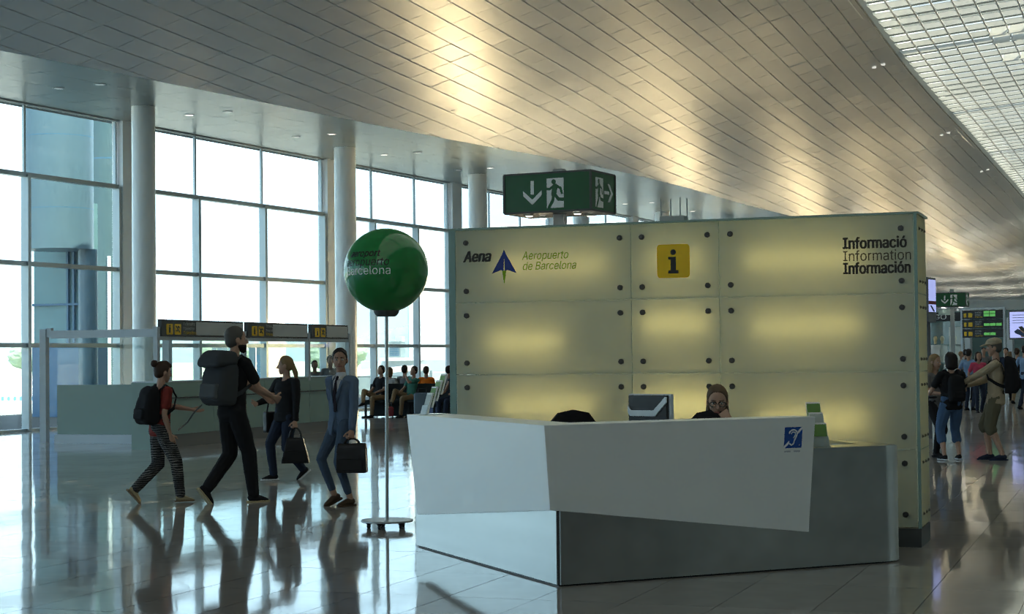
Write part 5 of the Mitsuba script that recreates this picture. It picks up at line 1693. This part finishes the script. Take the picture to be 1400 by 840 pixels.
# ---- receptionist
rec = person('smiling receptionist with glasses and long brown hair resting her chin on her hand', 1.64, (-3.04, 13.10, 0.0), 166,
             dict(skin='skin_a', top='cloth_black', bottom='cloth_black', shoe='cloth_black', hair='hair_light'), pelvis=(0, -0.02, 0.585), lean=8,
             feet=((0.11, 0.36, 0.085, 0, 0), (-0.11, 0.36, 0.085, 0, 0)), hands=((0.25, 0.30, 0.80), (-0.09, 0.20, 1.075)), elbows=((0.7, -0.6, -0.5), (-0.8, 0.3, -1.0)),
             head=(0, 6, 0), hair='long', top='long', curl=(0.3, 1.25), palms=((0, 0.2, -1), (0.35, -0.9, 0.2)), girth=1.08)
gl = lab(numbered(rec['key'] + '__glasses'))
rings = []
for q in (1, -1):
    pts = [rec['Hd'](q * 0.033 + 0.027 * math.cos(t), 0.101 - 0.012 * abs(math.cos(t)), 0.004 + 0.019 * math.sin(t)) for t in np.linspace(0, 2 * PI, 17)]
    rings.append(tube(pts, 0.0034, 6))
    rings.append(tube([rec['Hd'](q * 0.060, 0.094, 0.006), rec['Hd'](q * 0.080, 0.0, 0.006)], 0.002, 6))
rings.append(tube([rec['Hd'](-0.008, 0.102, 0.008), rec['Hd'](0.008, 0.102, 0.008)], 0.002, 6))
COUNT[rec['key'] + '__glasses'] = 0
labels.pop(gl, None)
put('glasses', in_(rec, cat(rings)), 'black', rec['key'])
labels[rec['key'] + '__glasses'] = {'label': 'dark framed glasses'}

# ---- waiting travellers on the benches
GW = 'waiting travellers on the dark benches'


def seated(label, H, x, y, face, mats, **kw):
    z = 0.555
    kw.setdefault('feet', ((0.10, 0.42, 0.085, 0, 0), (-0.10, 0.44, 0.085, 0, 0)))
    kw.setdefault('hands', ((0.12, 0.30, 0.66), (-0.12, 0.30, 0.66)))
    kw.setdefault('lean', -6)
    return person(label, H, (x, y), face, mats, pelvis=(0, 0.0, z), group=None, detail=False, **kw)


def mt(skin, top, bottom, hair, shoe='cloth_black', **k):
    return dict(skin=skin, top=top, bottom=bottom, hair=hair, shoe=shoe, **k)


seated('seated man in black top and tan trousers with crossed legs on the bench', 1.78, -19.05, 42.74, 200, mt('skin_b', 'cloth_black', 'cloth_tan', 'hair_dark'), feet=((0.02, 0.62, 0.42, 10, 0), (-0.12, 0.44, 0.085, 0, 0)))
seated('seated man in a green shirt holding a hand to his face on the bench', 1.74, -18.2, 42.82, 205, mt('skin_b', 'cloth_green', 'cloth_tan', 'hair_dark'), hands=((0.12, 0.30, 0.66), (-0.03, 0.20, 1.12)), elbows=((0.6, -1, -0.3), (-0.8, 0.2, -1)), feet=((0.05, 0.62, 0.40, 10, 0), (-0.1, 0.44, 0.085, 0, 0)), side=-8)
seated('head of a brown-haired woman seated behind the bench, just right of the ball pole', 1.66, -19.25, 43.95, 10, mt('skin_a', 'cloth_pale', 'cloth_navy', 'hair_light'), hair='bob')
seated('head of a dark-haired man in grey seated behind the bench above the green shirt', 1.78, -18.85, 44.02, 0, mt('skin_b', 'cloth_grey', 'cloth_navy', 'hair_dark'))
seated('head of a traveller in orange seated behind the bench right of the green shirt', 1.70, -18.25, 44.05, -15, mt('skin_b', 'cloth_orange', 'cloth_navy', 'hair_brown'))
seated('dark-haired person in grey seated behind the bench, left of the leaflet stand', 1.72, -17.6, 44.12, 5, mt('skin_b', 'cloth_grey', 'cloth_navy', 'hair_dark'))
seated('woman in a black vest seated beside the left edge of the lit glass wall', 1.70, -16.12, 40.65, 200, mt('skin_b', 'cloth_black', 'cloth_navy', 'hair_dark'), top='tank', hair='bob')
seated('brown-haired person half hidden behind the woman in the black vest', 1.76, -16.75, 43.0, 190, mt('skin_b', 'cloth_black', 'cloth_navy', 'hair_brown'))

# ---- travellers on the right
wb = person('woman with short curly dark hair in black t-shirt and cropped jeans seen from behind', 1.58, (-2.60, 26.08), -32,
            dict(skin='skin_a', top='cloth_black', bottom='jeans', shoe='cloth_black', sole='shirt_white', hair='hair_dark', leg=1.2),
            feet=((0.13, 0.04, 0.085, 0, -10), (-0.13, -0.02, 0.085, 0, 10)), hands=((0.20, 0.30, 0.95), (-0.20, 0.28, 0.98)), bottom='capri', hair='bob', girth=1.16, curl=(0.5, 0.5))
backpack(wb, 'black backpack on the woman in cropped jeans, held by the man in khaki', 0.27, 0.42, 0.13, 0.02, 'cloth_black', off=0.15)
b2 = person('blonde woman in grey top beside the right edge of the lit glass wall', 1.55, (-2.90, 26.75), 130,
            dict(skin='skin_a', top='cloth_grey', bottom='cloth_black', shoe='cloth_black', hair='hair_blonde'),
            feet=((0.09, 0.1, 0.085, 0, 0), (-0.09, -0.1, 0.085, 0, 0)), hands=((0.12, 0.28, 0.95), (-0.12, 0.30, 0.95)), hair='long', head=(10, 8, 0))
cap = person('man in khaki jacket, olive shorts and cap reaching left', 1.77, (-1.99, 26.30), 268,
             dict(skin='skin_a', top='cloth_khaki', bottom='cloth_olive', shoe='cloth_navy', sole='cloth_navy', hair='hair_grey', cap='cloth_khaki', leg=1.15, topname='jacket'),
             feet=((0.08, 0.10, 0.085, 0, 0), (-0.10, -0.08, 0.085, 0, 5)), hands=((0.10, 0.40, 1.08), (-0.14, 0.52, 1.08)), elbows=((0.6, -0.6, -0.7), (-0.5, -0.3, -0.8)),
             head=(6, 8, 0), top='long', bottom='shorts', hair='cap', girth=1.10, hem=0.05, curl=(0.6, 0.5))
bp2 = backpack(cap, 'black backpack with a yellow roll sticking out on the man in khaki', 0.31, 0.52, 0.20, 0.03, 'cloth_black')
put('roll', in_(cap, cyl(cap['P'](0.30, 0.08, -0.22), cap['P'](0.62, 0.09, -0.19), 0.035)), 'leather_tan', bp2)
person('person in a pale striped top cut off by the right edge of the picture', 1.62, (-1.28, 24.75), 200, dict(skin='skin_a', top='cloth_pale', bottom='cloth_tan', shoe='cloth_black', hair='hair_blonde'), hair='long', detail=False)
person('distant person in a bright pink top between the two right-hand travellers', 1.58, (-3.92, 46.3), 160, dict(skin='skin_b', top='cloth_pink', bottom='cloth_navy', shoe='cloth_black', hair='hair_dark'), hair='bob', detail=False, feet=((0.1, 0.18, 0.085, 0, 0), (-0.1, -0.14, 0.1, 20, 0)))
person('distant person in a light blue shirt left of the one in pink', 1.66, (-4.35, 48.4), 20, dict(skin='skin_b', top='cloth_sky', bottom='cloth_navy', shoe='cloth_black', hair='hair_dark'), detail=False)
for k, (x, y, h, f, tp, hr, lb) in enumerate(((-4.95, 60.5, 1.72, 170, 'cloth_grey', 'hair_dark', 'distant walker in grey under the flight boards'), (-4.05, 57.9, 1.70, 190, 'cloth_navy', 'hair_dark', 'distant walker in navy beneath the video screen'),
                                              (-3.5, 54.6, 1.68, 20, 'cloth_black', 'hair_brown', 'distant walker in black behind the khaki man'), (-2.95, 49.2, 1.74, 30, 'cloth_sky', 'hair_dark', 'distant walker in blue at the right edge'),
                                              (-5.35, 58.6, 1.66, 80, 'cloth_black', 'hair_dark', 'distant walker in black in front of the shop pier'), (-3.2, 63.5, 1.75, 150, 'cloth_pale', 'hair_grey', 'distant grey-haired walker in a pale shirt'),
                                              (-6.2, 66.0, 1.6, 100, 'cloth_pale', 'hair_blonde', 'distant blonde shopper near the mannequins'), (-3.75, 70.0, 1.7, 200, 'cloth_navy', 'hair_brown', 'farthest walker in navy below the video screen'))):
    person(lb, h, (x, y), f, dict(skin='skin_b', top=tp, bottom=('cloth_navy', 'cloth_black', 'cloth_tan')[k % 3], shoe='cloth_black', hair=hr), detail=False, feet=((0.09, 0.15, 0.085, 0, 0), (-0.09, -0.14, 0.1, 20, 0)), top='long' if k % 2 else 'tee')
labels = {k: v for k, v in labels.items()}
